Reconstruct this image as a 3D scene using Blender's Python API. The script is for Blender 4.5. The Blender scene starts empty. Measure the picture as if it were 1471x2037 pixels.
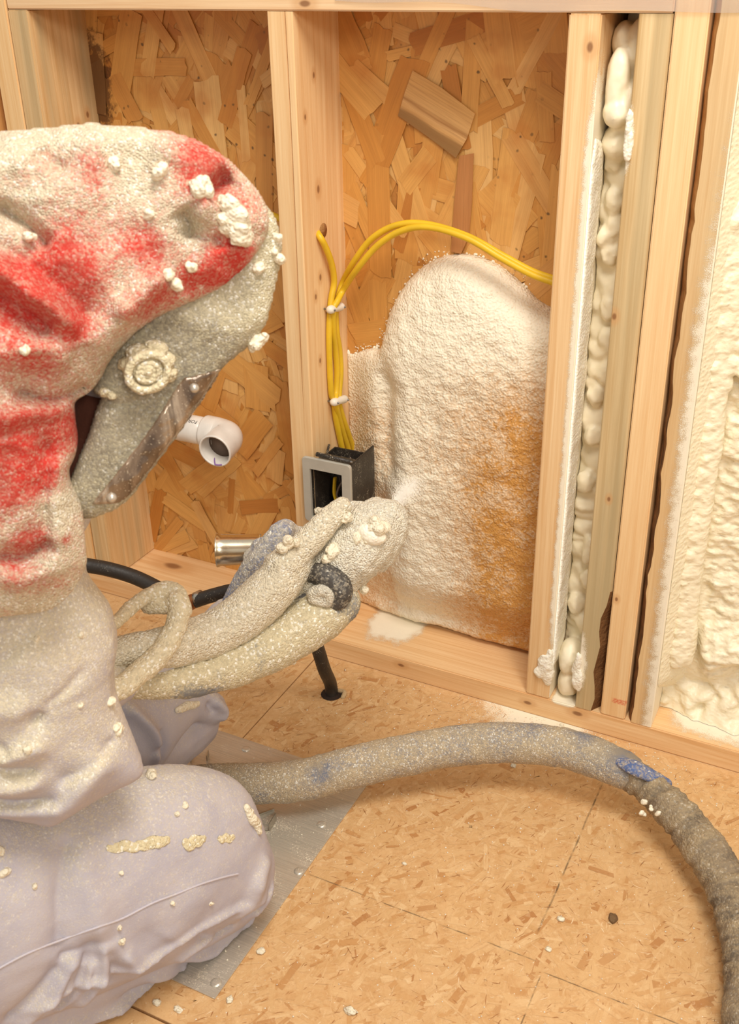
import bpy, bmesh, math, random
import numpy as np
from mathutils import Vector, Matrix, noise as mnoise

random.seed(7); RNG = np.random.default_rng(7)
sc = bpy.context.scene
C = sc.collection

# ------------------------------------------------------------------ camera
IW, IH, F = 1471.0, 2037.0, 2104.12
YAW, PITCH, ROLL = 0.4725, 0.4884, -0.0202
CAM = np.array([0.3907, -1.2883, 1.0676])
def cam_axes():
    cy, sy = math.cos(YAW), math.sin(YAW)
    f = np.array([-sy*math.cos(PITCH), cy*math.cos(PITCH), -math.sin(PITCH)])
    r = np.array([cy, sy, 0.0]); u = np.cross(r, f)
    c, s = math.cos(ROLL), math.sin(ROLL)
    return c*r+s*u, -s*r+c*u, f
CR, CU, CF = cam_axes()
cd = bpy.data.cameras.new('camera'); cam = bpy.data.objects.new('camera', cd); C.objects.link(cam)
cd.sensor_fit = 'HORIZONTAL'; cd.sensor_width = 24.0; cd.lens = F/IW*24.0
cd.clip_start = 0.02; cd.clip_end = 60
cd.dof.use_dof = True; cd.dof.focus_distance = 1.55; cd.dof.aperture_fstop = 11
M = Matrix.Identity(4)
for i in range(3):
    M[i][0] = CR[i]; M[i][1] = CU[i]; M[i][2] = -CF[i]; M[i][3] = CAM[i]
cam.matrix_world = M
sc.camera = cam
# ------------------------------------------------------------------ light and exposure
sc.view_settings.view_transform = 'Standard'
sc.view_settings.look = 'None'
sc.view_settings.gamma = 1.0
sc.view_settings.use_curve_mapping = False
sc.view_settings.exposure = 0.0
w = bpy.data.worlds.new('room_light'); sc.world = w; w.use_nodes = True
w.node_tree.nodes['Background'].inputs[0].default_value = (1.0, 0.945, 0.875, 1)
w.node_tree.nodes['Background'].inputs[1].default_value = 0.55
def area(name, loc, target, size, power, col):
    l = bpy.data.lights.new(name, 'AREA'); l.energy = power; l.size = size; l.color = col; l.shape = 'DISK'
    o = bpy.data.objects.new(name, l); C.objects.link(o); o.location = loc
    d = Vector(target)-Vector(loc); o.rotation_euler = d.to_track_quat('-Z', 'Y').to_euler()
    return o
area('ceiling_bounce_light', (0.40, -0.85, 2.25), (-0.15, 0.0, 0.5), 0.8, 31, (1.0, 0.94, 0.86))
area('work_lamp', (1.3, -1.9, 1.75), (-0.2, 0.0, 0.4), 0.5, 16, (1.0, 0.92, 0.82))

# ------------------------------------------------------------------ helpers: picture direction -> point in the room
def ray(px, py):
    return (px-IW/2)/F*CR - (py-IH/2)/F*CU + CF
def dep(px, py, t):
    return CAM + t*ray(px, py)
def on(px, py, ax, v):
    d = ray(px, py); return CAM + (v-CAM[ax])/d[ax]*d

def S(r, g, b):
    f = lambda c: (c/255/12.92) if c/255 <= 0.04045 else ((c/255+0.055)/1.055)**2.4
    return (f(r), f(g), f(b), 1)

# ------------------------------------------------------------------ numpy value noise
_T = RNG.random(4096)
def vnoise(p):
    p = np.asarray(p, float); i = np.floor(p).astype(np.int64); f = p-i; f = f*f*(3-2*f)
    def h(a, b, c): return _T[((a*73856093) ^ (b*19349663) ^ (c*83492791)) & 4095]
    x, y, z = i[:, 0], i[:, 1], i[:, 2]; o = 0
    for dx in (0, 1):
        for dy in (0, 1):
            for dz in (0, 1):
                wgt = (f[:, 0] if dx else 1-f[:, 0])*(f[:, 1] if dy else 1-f[:, 1])*(f[:, 2] if dz else 1-f[:, 2])
                o = o + wgt*h(x+dx, y+dy, z+dz)
    return o*2-1
def fbm(p, scale, octv=3, seed=0.0):
    p = np.asarray(p, float)*scale + seed; o = 0; a = 1; n = 0
    for k in range(octv):
        o = o + a*vnoise(p*(2.03**k)+17.3*k); n += a; a *= 0.5
    return o/n
def sstep(a, b, x):
    t = np.clip((x-a)/(b-a), 0, 1); return t*t*(3-2*t)

# ------------------------------------------------------------------ mesh helpers
def link(name, me, m=None, parent=None, smooth=False, loc=None):
    o = bpy.data.objects.new(name, me); C.objects.link(o)
    if m is not None:
        me.materials.clear()
        for k in (m if isinstance(m, (list, tuple)) else [m]): me.materials.append(k)
    if smooth: me.polygons.foreach_set('use_smooth', [True]*len(me.polygons))
    if parent is not None: o.parent = parent
    if loc is not None: o.location = loc
    return o
def pydata(name, V, Fc, m=None, parent=None, smooth=False):
    me = bpy.data.meshes.new(name); me.from_pydata([tuple(v) for v in V], [], [tuple(f) for f in Fc]); me.update()
    return link(name, me, m, parent, smooth)
def recenter(o):
    me = o.data; n = len(me.vertices); a = np.zeros(n*3); me.vertices.foreach_get('co', a); a = a.reshape(-1, 3)
    c = np.array([(a[:, 0].min()+a[:, 0].max())/2, (a[:, 1].min()+a[:, 1].max())/2, a[:, 2].min()])
    me.vertices.foreach_set('co', (a-c).ravel()); me.update(); o.location = c
    for ch in o.children: ch.location = Vector(ch.location)-Vector(c)
    return o
def tag(o, label=None, cat=None, group=None, kind=None):
    if label: o['label'] = label
    if cat: o['category'] = cat
    if group: o['group'] = group
    if kind: o['kind'] = kind
    return o
def empty(name, loc):
    o = bpy.data.objects.new(name, None); C.objects.link(o); o.location = loc; o.empty_display_size = 0.05
    return o
def adopt(o, parent):
    o.parent = parent; o.location = Vector(o.location)-Vector(parent.location); return o
def box(name, lo, hi, m, parent=None, bevel=0.0015, seg=2):
    bm = bmesh.new(); bmesh.ops.create_cube(bm, size=1)
    for v in bm.verts:
        for k in range(3): v.co[k] = (lo[k]+hi[k])/2 + v.co[k]*(hi[k]-lo[k])
    if bevel: bmesh.ops.bevel(bm, geom=bm.edges[:], offset=bevel, segments=seg, affect='EDGES')
    me = bpy.data.meshes.new(name); bm.to_mesh(me); bm.free()
    return link(name, me, m, parent)
def loft(name, rings, m, parent=None, smooth=False, closed=True):
    V = []; Fc = []; n = len(rings[0])
    for r in rings: V += [tuple(p) for p in r]
    for k in range(len(rings)-1):
        for i in range(n if closed else n-1):
            j = (i+1) % n
            Fc.append((k*n+i, k*n+j, (k+1)*n+j, (k+1)*n+i))
    if closed:
        Fc.append(tuple(range(n))[::-1]); Fc.append(tuple((len(rings)-1)*n+i for i in range(n)))
    return pydata(name, V, Fc, m, parent, smooth)
def spline(P, R, per=8):
    P = np.asarray(P, float); R = np.asarray(R, float)
    out = []; rr = []
    n = len(P)
    for i in range(n-1):
        p0 = P[max(i-1, 0)]; p1 = P[i]; p2 = P[i+1]; p3 = P[min(i+2, n-1)]
        for k in range(per):
            t = k/per
            out.append(0.5*((2*p1)+(-p0+p2)*t+(2*p0-5*p1+4*p2-p3)*t*t+(-p0+3*p1-3*p2+p3)*t**3))
            s_ = t*t*(3-2*t); rr.append(R[i]*(1-s_)+R[i+1]*s_)
    out.append(P[-1]); rr.append(R[-1])
    return np.array(out), np.array(rr)
def tube_geo(P, R, seg=16, per=8, cap=True, flat=1.0):
    Q, r = spline(P, R, per)
    if cap:                                          # round the two ends
        d0 = Q[0]-Q[1]; d0 /= np.linalg.norm(d0); d1 = Q[-1]-Q[-2]; d1 /= np.linalg.norm(d1)
        a = [0.97, 0.8, 0.5]
        pre = [Q[0]+d0*r[0]*k for k in a]; post = [Q[-1]+d1*r[-1]*k for k in a]
        rr = [math.sqrt(1-k*k) for k in a]
        Q = np.array(pre+list(Q)+post[::-1]); r = np.array([r[0]*k for k in rr]+list(r)+[r[-1]*k for k in rr[::-1]])
    T = np.gradient(Q, axis=0); T /= np.linalg.norm(T, axis=1)[:, None]
    up = np.array([0, 0, 1.0]) if abs(T[0][2]) < 0.9 else np.array([1.0, 0, 0])
    N = np.cross(T[0], up); N /= np.linalg.norm(N)
    V = []; U = []
    L = 0
    for i in range(len(Q)):
        if i:
            N = N-T[i]*np.dot(N, T[i]); N /= np.linalg.norm(N); L += np.linalg.norm(Q[i]-Q[i-1])
        B = np.cross(T[i], N)
        for k in range(seg):
            a = 2*math.pi*k/seg
            V.append(Q[i]+r[i]*(math.cos(a)*N+math.sin(a)*flat*B)); U.append((L, a))
    n = len(Q); Fc = []
    for i in range(n-1):
        for k in range(seg):
            j = (k+1) % seg
            Fc.append((i*seg+k, i*seg+j, (i+1)*seg+j, (i+1)*seg+k))
    Fc.append(tuple(range(seg))[::-1]); Fc.append(tuple((n-1)*seg+k for k in range(seg)))
    return np.array(V), Fc, np.array(U)
def tube(name, P, R, m, parent=None, seg=16, per=8, cap=True, flat=1.0):
    if not hasattr(R, '__len__'): R = [R]*len(P)
    V, Fc, _ = tube_geo(P, R, seg, per, cap, flat)
    return pydata(name, V, Fc, m, parent, True)
def ico(sub=3):
    bm = bmesh.new(); bmesh.ops.create_icosphere(bm, subdivisions=sub, radius=1)
    V = np.array([v.co[:] for v in bm.verts]); Fc = [tuple(v.index for v in f.verts) for f in bm.faces]; bm.free()
    return V, Fc
ICO3 = ico(3); ICO2 = ico(2); ICO1 = ico(1)
def blob_geo(c, r, amp=0.25, freq=1.6, seed=0, rot=None, base=None):
    V, Fc = base or ICO3
    k = 1+amp*fbm(V, freq, 2, seed*7.7+3.1)
    W = V*k[:, None]*np.asarray(r, float)
    if rot is not None: W = W @ np.array(rot).T
    return W+np.asarray(c), Fc
def join_geo(parts):
    V = []; Fc = []; n = 0
    for v, f in parts:
        V.append(np.asarray(v)); Fc += [tuple(i+n for i in q) for q in f]; n += len(v)
    return np.concatenate(V), Fc
def remeshed(V, Fc, voxel, smooth=4, fac=0.5):
    me = bpy.data.meshes.new('tmp'); me.from_pydata([tuple(v) for v in V], [], Fc); me.update()
    o = bpy.data.objects.new('tmp', me); C.objects.link(o)
    md = o.modifiers.new('r', 'REMESH'); md.mode = 'VOXEL'; md.voxel_size = voxel; md.adaptivity = 0
    if smooth:
        sm = o.modifiers.new('s', 'SMOOTH'); sm.iterations = smooth; sm.factor = fac
    dg = bpy.context.evaluated_depsgraph_get(); dg.update()
    out = bpy.data.meshes.new_from_object(o.evaluated_get(dg))
    bpy.data.objects.remove(o); bpy.data.meshes.remove(me)
    return out
def mesh_np(me):
    n = len(me.vertices); a = np.zeros(n*3); me.vertices.foreach_get('co', a)
    b = np.zeros(n*3); me.vertices.foreach_get('normal', b)
    return a.reshape(-1, 3), b.reshape(-1, 3)
def set_co(me, V):
    me.vertices.foreach_set('co', np.ascontiguousarray(V).ravel()); me.update()
def set_attr(me, name, val):
    at = me.attributes.get(name) or me.attributes.new(name, 'FLOAT', 'POINT')
    at.data.foreach_set('value', np.asarray(val, np.float32))

# --- rounded solid from an outline in a plane: a membrane is blown up inside it, so a strip becomes a round limb
class Plane:
    def __init__(s, a, b, c):                       # three points (px, py, depth)
        A, B, D = (dep(*q) for q in (a, b, c))
        n = np.cross(B-A, D-A); n /= np.linalg.norm(n)
        if np.dot(n, CAM-A) < 0: n = -n
        s.o = A; s.n = n
        s.r = CR-n*np.dot(CR, n); s.r /= np.linalg.norm(s.r); s.u = np.cross(n, s.r)
    def uv(s, px, py):
        d = ray(px, py); t = np.dot(s.o-CAM, s.n)/np.dot(d, s.n); q = CAM+t*d-s.o
        return np.array([np.dot(q, s.r), np.dot(q, s.u)])
    def at(s, px, py, h=0.0):
        q = s.uv(px, py); return s.o+q[0]*s.r+q[1]*s.u+h*s.n
class WallPlane:                                    # a plane of the room itself
    def __init__(s, ax, v, r, u, n):
        s.ax = ax; s.v = v; s.o = np.zeros(3); s.o[ax] = v; s.r = np.array(r, float); s.u = np.array(u, float); s.n = np.array(n, float)
    def uv(s, px, py):
        q = on(px, py, s.ax, s.v)-s.o; return np.array([np.dot(q, s.r), np.dot(q, s.u)])
def seg_dist(P, poly, closed=False):
    Q = np.asarray(poly, float); n = len(Q); best = np.full(len(P), 1e9); near = np.zeros_like(P); along = np.zeros(len(P))
    m = n if closed else n-1
    for i in range(m):
        a = Q[i]; b = Q[(i+1) % n]; d = b-a; L = np.dot(d, d)+1e-12
        t = np.clip(((P-a)@d)/L, 0, 1); c = a+t[:, None]*d; e = np.hypot(*(P-c).T)
        k = e < best; best[k] = e[k]; near[k] = c[k]; along[k] = (i+t[k])/m
    return best, near, along
def smooth_poly(Q, per=6):
    Q = np.asarray(Q, float); n = len(Q); out = []
    for i in range(n):
        p0, p1, p2, p3 = Q[i-1], Q[i], Q[(i+1) % n], Q[(i+2) % n]
        for k in range(per):
            t = k/per
            out.append(0.5*((2*p1)+(-p0+p2)*t+(2*p0-5*p1+4*p2-p3)*t*t+(-p0+3*p1-3*p2+p3)*t**3))
    return np.array(out)
def inflate(poly, plane, step, scale=1.0, back=1.0, folds=(), lim=None, mod=None, px=True, smooth=True):
    Q = np.array([plane.uv(*q) for q in poly]) if px else np.asarray(poly, float)
    if smooth: Q = smooth_poly(Q)
    lo = Q.min(0)-2*step; hi = Q.max(0)+2*step
    nx, ny = (np.ceil((hi-lo)/step).astype(int)+1)
    gx, gy = np.meshgrid(lo[0]+step*np.arange(nx), lo[1]+step*np.arange(ny), indexing='ij')
    P = np.stack([gx.ravel(), gy.ravel()], 1)
    ins = np.zeros(len(P), bool)
    for i in range(len(Q)):
        a = Q[i]; b = Q[(i+1) % len(Q)]
        c = ((a[1] > P[:, 1]) != (b[1] > P[:, 1]))
        with np.errstate(divide='ignore', invalid='ignore'):
            xi = a[0]+(P[:, 1]-a[1])/(b[1]-a[1])*(b[0]-a[0])
        ins ^= c & (P[:, 0] < xi)
    I = ins.reshape(nx, ny); u = np.zeros((nx, ny)); om = 2/(1+math.pi/max(nx, ny)*1.3)
    par = (np.add.outer(np.arange(nx), np.arange(ny)) % 2)
    m0 = I & (par == 0); m1 = I & (par == 1); rhs = 2*step*step
    for it in range(int(2.2*max(nx, ny))+40):
        for mk in (m0, m1):
            s_ = np.zeros_like(u)
            s_[1:-1, 1:-1] = u[2:, 1:-1]+u[:-2, 1:-1]+u[1:-1, 2:]+u[1:-1, :-2]
            u[mk] += om*((s_[mk]+rhs)/4-u[mk])
    h = np.sqrt(np.maximum(u, 0))
    if lim: h = lim*np.tanh(h/lim)
    I8 = I.copy()
    ring = np.zeros_like(I)
    for dx in (-1, 0, 1):
        for dy in (-1, 0, 1): ring |= np.roll(np.roll(I, dx, 0), dy, 1)
    ring &= ~I
    used = (I | ring).ravel()
    pos = P.copy(); rf = ring.ravel()
    _, near, _ = seg_dist(P[rf], Q, True); pos[rf] = near
    hh = (h.ravel()*scale); hh[rf] = 0
    hf = hh.copy()
    edge = np.clip(hh/ (0.012+1e-9), 0, 1)
    for pts, amp, wid in folds:
        pl_ = np.array([plane.uv(*q) for q in pts]) if px else np.asarray(pts, float)
        if len(pl_) > 2: pl_ = spline(np.c_[pl_, np.zeros(len(pl_))], np.ones(len(pl_)), 5)[0][:, :2]
        d, _, al = seg_dist(P, pl_)
        hf += amp*(np.exp(-(d/wid)**2) if amp > 0 else 1.15*np.exp(-d/(wid*0.75)))*edge*np.clip(np.minimum(al, 1-al)*5+0.25, 0, 1)
    if mod is not None: hf = mod(pos, hf, edge)
    idx = -np.ones(nx*ny, int); ids = np.nonzero(used)[0]; idx[ids] = np.arange(len(ids))
    nf = len(ids); V = plane.o+pos[ids][:, :1]*plane.r+pos[ids][:, 1:]*plane.u+hf[ids][:, None]*plane.n
    bidx = idx.copy(); inn = np.nonzero(I.ravel())[0]
    bidx[inn] = nf+np.arange(len(inn))
    VB = plane.o+pos[inn][:, :1]*plane.r+pos[inn][:, 1:]*plane.u-(hh[inn]*back)[:, None]*plane.n
    A = np.arange(nx*ny).reshape(nx, ny)
    q4 = np.stack([A[:-1, :-1], A[1:, :-1], A[1:, 1:], A[:-1, 1:]], -1).reshape(-1, 4)
    ok = used[q4].all(1) & I.ravel()[q4].any(1); q4 = q4[ok]
    Fc = [tuple(r) for r in idx[q4]]+[tuple(r[::-1]) for r in bidx[q4]]
    # corners where only three grid points are in use
    q4 = np.stack([A[:-1, :-1], A[1:, :-1], A[1:, 1:], A[:-1, 1:]], -1).reshape(-1, 4)
    us = used[q4]; k3 = (us.sum(1) == 3) & I.ravel()[q4].any(1)
    for row, uu in zip(q4[k3], us[k3]):
        t = [r for r, x in zip(row, uu) if x]; Fc.append(tuple(idx[t])); Fc.append(tuple(bidx[t][::-1]))
    return np.concatenate([V, VB]), Fc, np.concatenate([pos[ids], pos[inn]])

# ------------------------------------------------------------------ material helpers
class N:
    def __init__(s, name, bumpscale=None):
        s.m = bpy.data.materials.new(name); s.m.use_nodes = True; s.t = s.m.node_tree; s.t.nodes.clear()
        s.out = s.n('ShaderNodeOutputMaterial'); s.b = s.n('ShaderNodeBsdfPrincipled')
        s.t.links.new(s.b.outputs[0], s.out.inputs[0])
    def n(s, typ, **kw):
        x = s.t.nodes.new(typ)
        for k, v in kw.items(): setattr(x, k, v)
        return x
    def put(s, node, i, v):
        if isinstance(v, bpy.types.NodeSocket): s.t.links.new(v, node.inputs[i])
        elif v is not None: node.inputs[i].default_value = v
        return node
    def pos(s): return s.n('ShaderNodeNewGeometry').outputs['Position']
    def obj(s): return s.n('ShaderNodeTexCoord').outputs['Object']
    def uv(s): return s.n('ShaderNodeTexCoord').outputs['UV']
    def attr(s, a): return s.n('ShaderNodeAttribute', attribute_name=a).outputs['Fac']
    def mapping(s, v, scale=(1, 1, 1), rot=(0, 0, 0), loc=(0, 0, 0)):
        x = s.n('ShaderNodeMapping'); s.put(x, 0, v); x.inputs['Scale'].default_value = scale
        x.inputs['Rotation'].default_value = rot; x.inputs['Location'].default_value = loc; return x.outputs[0]
    def noise(s, v, scale=5, detail=3, rough=0.5, dist=0.0, out='Fac'):
        x = s.n('ShaderNodeTexNoise'); s.put(x, 'Vector', v); x.inputs['Scale'].default_value = scale
        x.inputs['Detail'].default_value = detail; x.inputs['Roughness'].default_value = rough; x.inputs['Distortion'].default_value = dist
        return x.outputs[out]
    def vor(s, v, scale=5, out='Distance', feature='F1', rnd=1.0):
        x = s.n('ShaderNodeTexVoronoi', feature=feature); s.put(x, 'Vector', v); x.inputs['Scale'].default_value = scale
        x.inputs['Randomness'].default_value = rnd; return x.outputs[out]
    def math(s, op, a, b=None, c=None, clamp=False):
        x = s.n('ShaderNodeMath', operation=op, use_clamp=clamp); s.put(x, 0, a); s.put(x, 1, b); s.put(x, 2, c); return x.outputs[0]
    def vmath(s, op, a, b=None, out=0):
        x = s.n('ShaderNodeVectorMath', operation=op); s.put(x, 0, a); s.put(x, 1, b); return x.outputs[out]
    def rng(s, v, a, b, c=0.0, d=1.0, smooth=False):
        x = s.n('ShaderNodeMapRange', interpolation_type='SMOOTHSTEP' if smooth else 'LINEAR'); s.put(x, 0, v)
        for i, k in enumerate((a, b, c, d)): x.inputs[i+1].default_value = k
        return x.outputs[0]
    def ramp(s, v, stops, interp='LINEAR'):
        x = s.n('ShaderNodeValToRGB'); s.put(x, 0, v); r = x.color_ramp; r.interpolation = interp
        while len(r.elements) < len(stops): r.elements.new(0.5)
        for e, (p, c) in zip(r.elements, stops): e.position = p; e.color = c
        return x.outputs[0]
    def mix(s, f, a, b, mode='MIX'):
        x = s.n('ShaderNodeMix', data_type='RGBA', blend_type=mode); s.put(x, 0, f); s.put(x, 6, a); s.put(x, 7, b); return x.outputs[2]
    def sep(s, v):
        x = s.n('ShaderNodeSeparateXYZ'); s.put(x, 0, v); return x.outputs
    def bump(s, h, dist=0.001, strength=1.0, normal=None):
        x = s.n('ShaderNodeBump'); s.put(x, 'Height', h); x.inputs['Distance'].default_value = dist; x.inputs['Strength'].default_value = strength
        if normal: s.t.links.new(normal, x.inputs['Normal'])
        return x.outputs[0]
    def fin(s, col=None, rough=0.6, normal=None, **kw):
        s.put(s.b, 'Base Color', col); s.put(s.b, 'Roughness', rough)
        if normal is not None: s.t.links.new(normal, s.b.inputs['Normal'])
        for k, v in kw.items(): s.put(s.b, k.replace('_', ' '), v)
        return s.m

FOAM = S(246, 236, 212)
def wood(name, light, dark, axis='z', dust=(), knots=(), bluish=0.0, ring=1.0, marks=()):
    n = N(name); p = n.pos(); oi = n.n('ShaderNodeObjectInfo').outputs['Random']
    off = n.vmath('SCALE', (7.1, 3.3, 5.7)); n.t.nodes[-1].inputs['Scale'].default_value = 1.0
    sh = n.n('ShaderNodeCombineXYZ'); k = n.math('MULTIPLY', oi, 13.0)
    for i in range(3): n.put(sh, i, k)
    q = n.vmath('ADD', p, sh.outputs[0])
    lo, hi = 1.0, 1.0
    sc1 = {'z': (55, 55, 2.2), 'x': (2.2, 55, 55)}[axis]
    sc2 = {'z': (420, 420, 9), 'x': (9, 420, 420)}[axis]
    sc3 = {'z': (16, 16, 1.5), 'x': (1.5, 16, 16)}[axis]
    g1 = n.noise(n.mapping(q, sc1), 1.0, 4, 0.55, 0.6)
    g2 = n.noise(n.mapping(q, sc2), 1.0, 2, 0.6)
    wv = n.n('ShaderNodeTexWave', wave_type='RINGS', rings_direction='SPHERICAL', wave_profile='SAW')
    n.put(wv, 'Vector', n.mapping(q, sc3)); wv.inputs['Scale'].default_value = 1.6; wv.inputs['Distortion'].default_value = 4.0
    wv.inputs['Detail'].default_value = 2.0; wv.inputs['Detail Scale'].default_value = 0.8
    rings = n.rng(wv.outputs['Fac'], 0.55, 1.0, 0, 1)
    f = n.math('ADD', n.math('MULTIPLY', g1, 0.68), n.math('MULTIPLY', g2, 0.46))
    f = n.math('ADD', f, n.math('MULTIPLY', n.math('SUBTRACT', rings, 0.3), 0.13*ring))
    col = n.ramp(f, [(0.36, light), (0.78, dark)])
    if bluish:
        bl = n.rng(n.noise(n.mapping(q, {'z': (30, 30, 1.2), 'x': (1.2, 30, 30)}[axis]), 1, 3), 0.4, 0.68, 0, bluish, True)
        col = n.mix(bl, col, S(176, 160, 122))
    for (kx, ky, kz, r) in knots:
        st = {'z': (1, 1, 0.62), 'x': (0.5, 1, 1)}[axis]
        d = n.vmath('LENGTH', n.vmath('MULTIPLY', n.vmath('SUBTRACT', p, (kx, ky, kz)), st), out='Value')
        d = n.math('ADD', d, n.math('MULTIPLY', n.math('SUBTRACT', g1, 0.5), r*0.5))
        col = n.mix(n.rng(d, r*2.6, r*1.1, 0, 0.45, True), col, S(206, 150, 92))
        col = n.mix(n.rng(d, r*1.0, r*0.4, 0, 0.8, True), col, S(128, 80, 42))
    for (lo_, hi_, c_, s_) in marks:                 # strokes of crayon and stains: a soft box
        x = n.sep(p); mk = None
        for i in range(3):
            a = n.rng(x[i], lo_[i]-0.002, lo_[i]+0.002, 0, 1, True); b = n.rng(x[i], hi_[i]+0.002, hi_[i]-0.002, 0, 1, True)
            t = n.math('MULTIPLY', a, b); mk = t if mk is None else n.math('MULTIPLY', mk, t)
        mk = n.math('MULTIPLY', mk, n.rng(n.noise(p, 350, 2), 0.3, 0.6, 0, s_))
        col = n.mix(mk, col, c_)
    bmp = n.math('ADD', n.math('MULTIPLY', g2, 0.6), n.math('MULTIPLY', g1, 0.4))
    if dust:
        fine = n.noise(p, 900, 2, 0.7); mid = n.noise(p, 70, 3, 0.6)
        fn = n.math('ADD', n.math('MULTIPLY', fine, 1.15), n.math('MULTIPLY', mid, 0.7))
        tot = None; x = n.sep(p)
        for terms in dust:                           # each: list of (axis, from, to), multiplied
            g = None
            for (a, v0, v1) in terms:
                t = n.rng(x['xyz'.index(a)], v0, v1, 0, 1); g = t if g is None else n.math('MULTIPLY', g, t)
            tot = g if tot is None else n.math('MAXIMUM', tot, g)
        dm = n.math('MULTIPLY', n.math('SUBTRACT', n.math('ADD', n.math('MULTIPLY', tot, 1.3), fn), 1.42), 5.0, clamp=True)
        dm = n.math('MULTIPLY', dm, n.rng(tot, 0.0, 0.1, 0, 1))
        col = n.mix(dm, col, FOAM)
        bmp = n.math('ADD', bmp, n.math('MULTIPLY', dm, 0.8))
    return n.fin(col, 0.62, n.bump(bmp, 0.0006, 0.7))

PINE_L, PINE_D = S(240, 205, 152), S(216, 163, 100)
def osb_strand_mat(name, dark=False):
    n = N(name); oi = n.n('ShaderNodeObjectInfo').outputs['Random']; isl = n.n('ShaderNodeNewGeometry').outputs['Random Per Island']
    r = n.math('FRACT', n.math('ADD', n.math('MULTIPLY', oi, 7.31), n.math('MULTIPLY', isl, 3.77)))
    base = n.ramp(r, [(0.0, S(210, 146, 68)), (0.2, S(222, 164, 86)), (0.4, S(232, 180, 104)), (0.58, S(214, 150, 70)), (0.75, S(238, 192, 122)), (0.92, S(206, 140, 62)), (1.0, S(192, 126, 56))])
    u = n.uv()
    sh = n.n('ShaderNodeCombineXYZ'); n.put(sh, 0, n.math('MULTIPLY', r, 31.0)); n.put(sh, 1, n.math('MULTIPLY', r, 17.0))
    q = n.vmath('ADD', u, sh.outputs[0])
    g = n.noise(n.mapping(q, (14, 520, 1)), 1, 3, 0.6)
    g2 = n.noise(n.mapping(q, (9, 110, 1)), 1, 3, 0.55, 0.4)
    f = n.math('ADD', n.math('MULTIPLY', g, 0.5), n.math('MULTIPLY', g2, 0.5))
    col = n.mix(n.rng(f, 0.36, 0.7, 0.0, 0.6), base, n.mix(0.6, base, S(140, 84, 30), 'MIX'))
    p = n.pos(); x = n.sep(p)
    # mould specks and brown stains on the board itself
    col = n.mix(n.rng(n.noise(p, 11, 3, 0.6), 0.5, 0.72, 0, 0.55, True), col, S(190, 116, 44))
    sp = n.vor(n.vmath('ADD', p, n.vmath('SCALE', n.noise(p, 60, 2, out='Color'))), 46, 'Distance')
    n.t.nodes[-1].inputs['Scale'].default_value = 46
    cl = n.vor(p, 46, 'Color'); pick = n.rng(n.sep(cl)[0], 0.62, 0.68, 0, 1)
    gate = n.rng(n.noise(p, 6, 2), 0.40, 0.52, 0, 1)
    hi = n.rng(x[2], 0.52, 0.7, 0, 1)
    v2 = n.vor(n.vmath('ADD', p, (0.3, 0.1, 0.2)), 62, 'Distance'); c2 = n.vor(n.vmath('ADD', p, (0.3, 0.1, 0.2)), 62, 'Color')
    s2 = n.math('MULTIPLY', n.rng(n.math('ADD', v2, n.math('MULTIPLY', n.noise(p, 160, 2), 0.25)), 0.30, 0.20, 0, 1), n.rng(n.sep(c2)[0], 0.42, 0.46, 0, 1))
    col = n.mix(n.math('MULTIPLY', n.math('MULTIPLY', s2, gate), n.math('MULTIPLY', hi, 0.8)), col, S(70, 54, 34))
    # the dark rot stain by the left stud
    d = n.vmath('LENGTH', n.vmath('MULTIPLY', n.vmath('SUBTRACT', p, (-0.80, 0.125, 0.885)), (1.5, 0.2, 0.55)), out='Value')
    st = n.math('SUBTRACT', n.rng(d, 0.075, 0.0, 0, 1), n.math('MULTIPLY', n.noise(p, 75, 4, 0.7), 0.95))
    col = n.mix(n.rng(st, -0.12, 0.12, 0, 0.85, True), col, S(84, 48, 22))
    return n.fin(col, 0.5, n.bump(f, 0.0005, 0.6))

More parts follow.
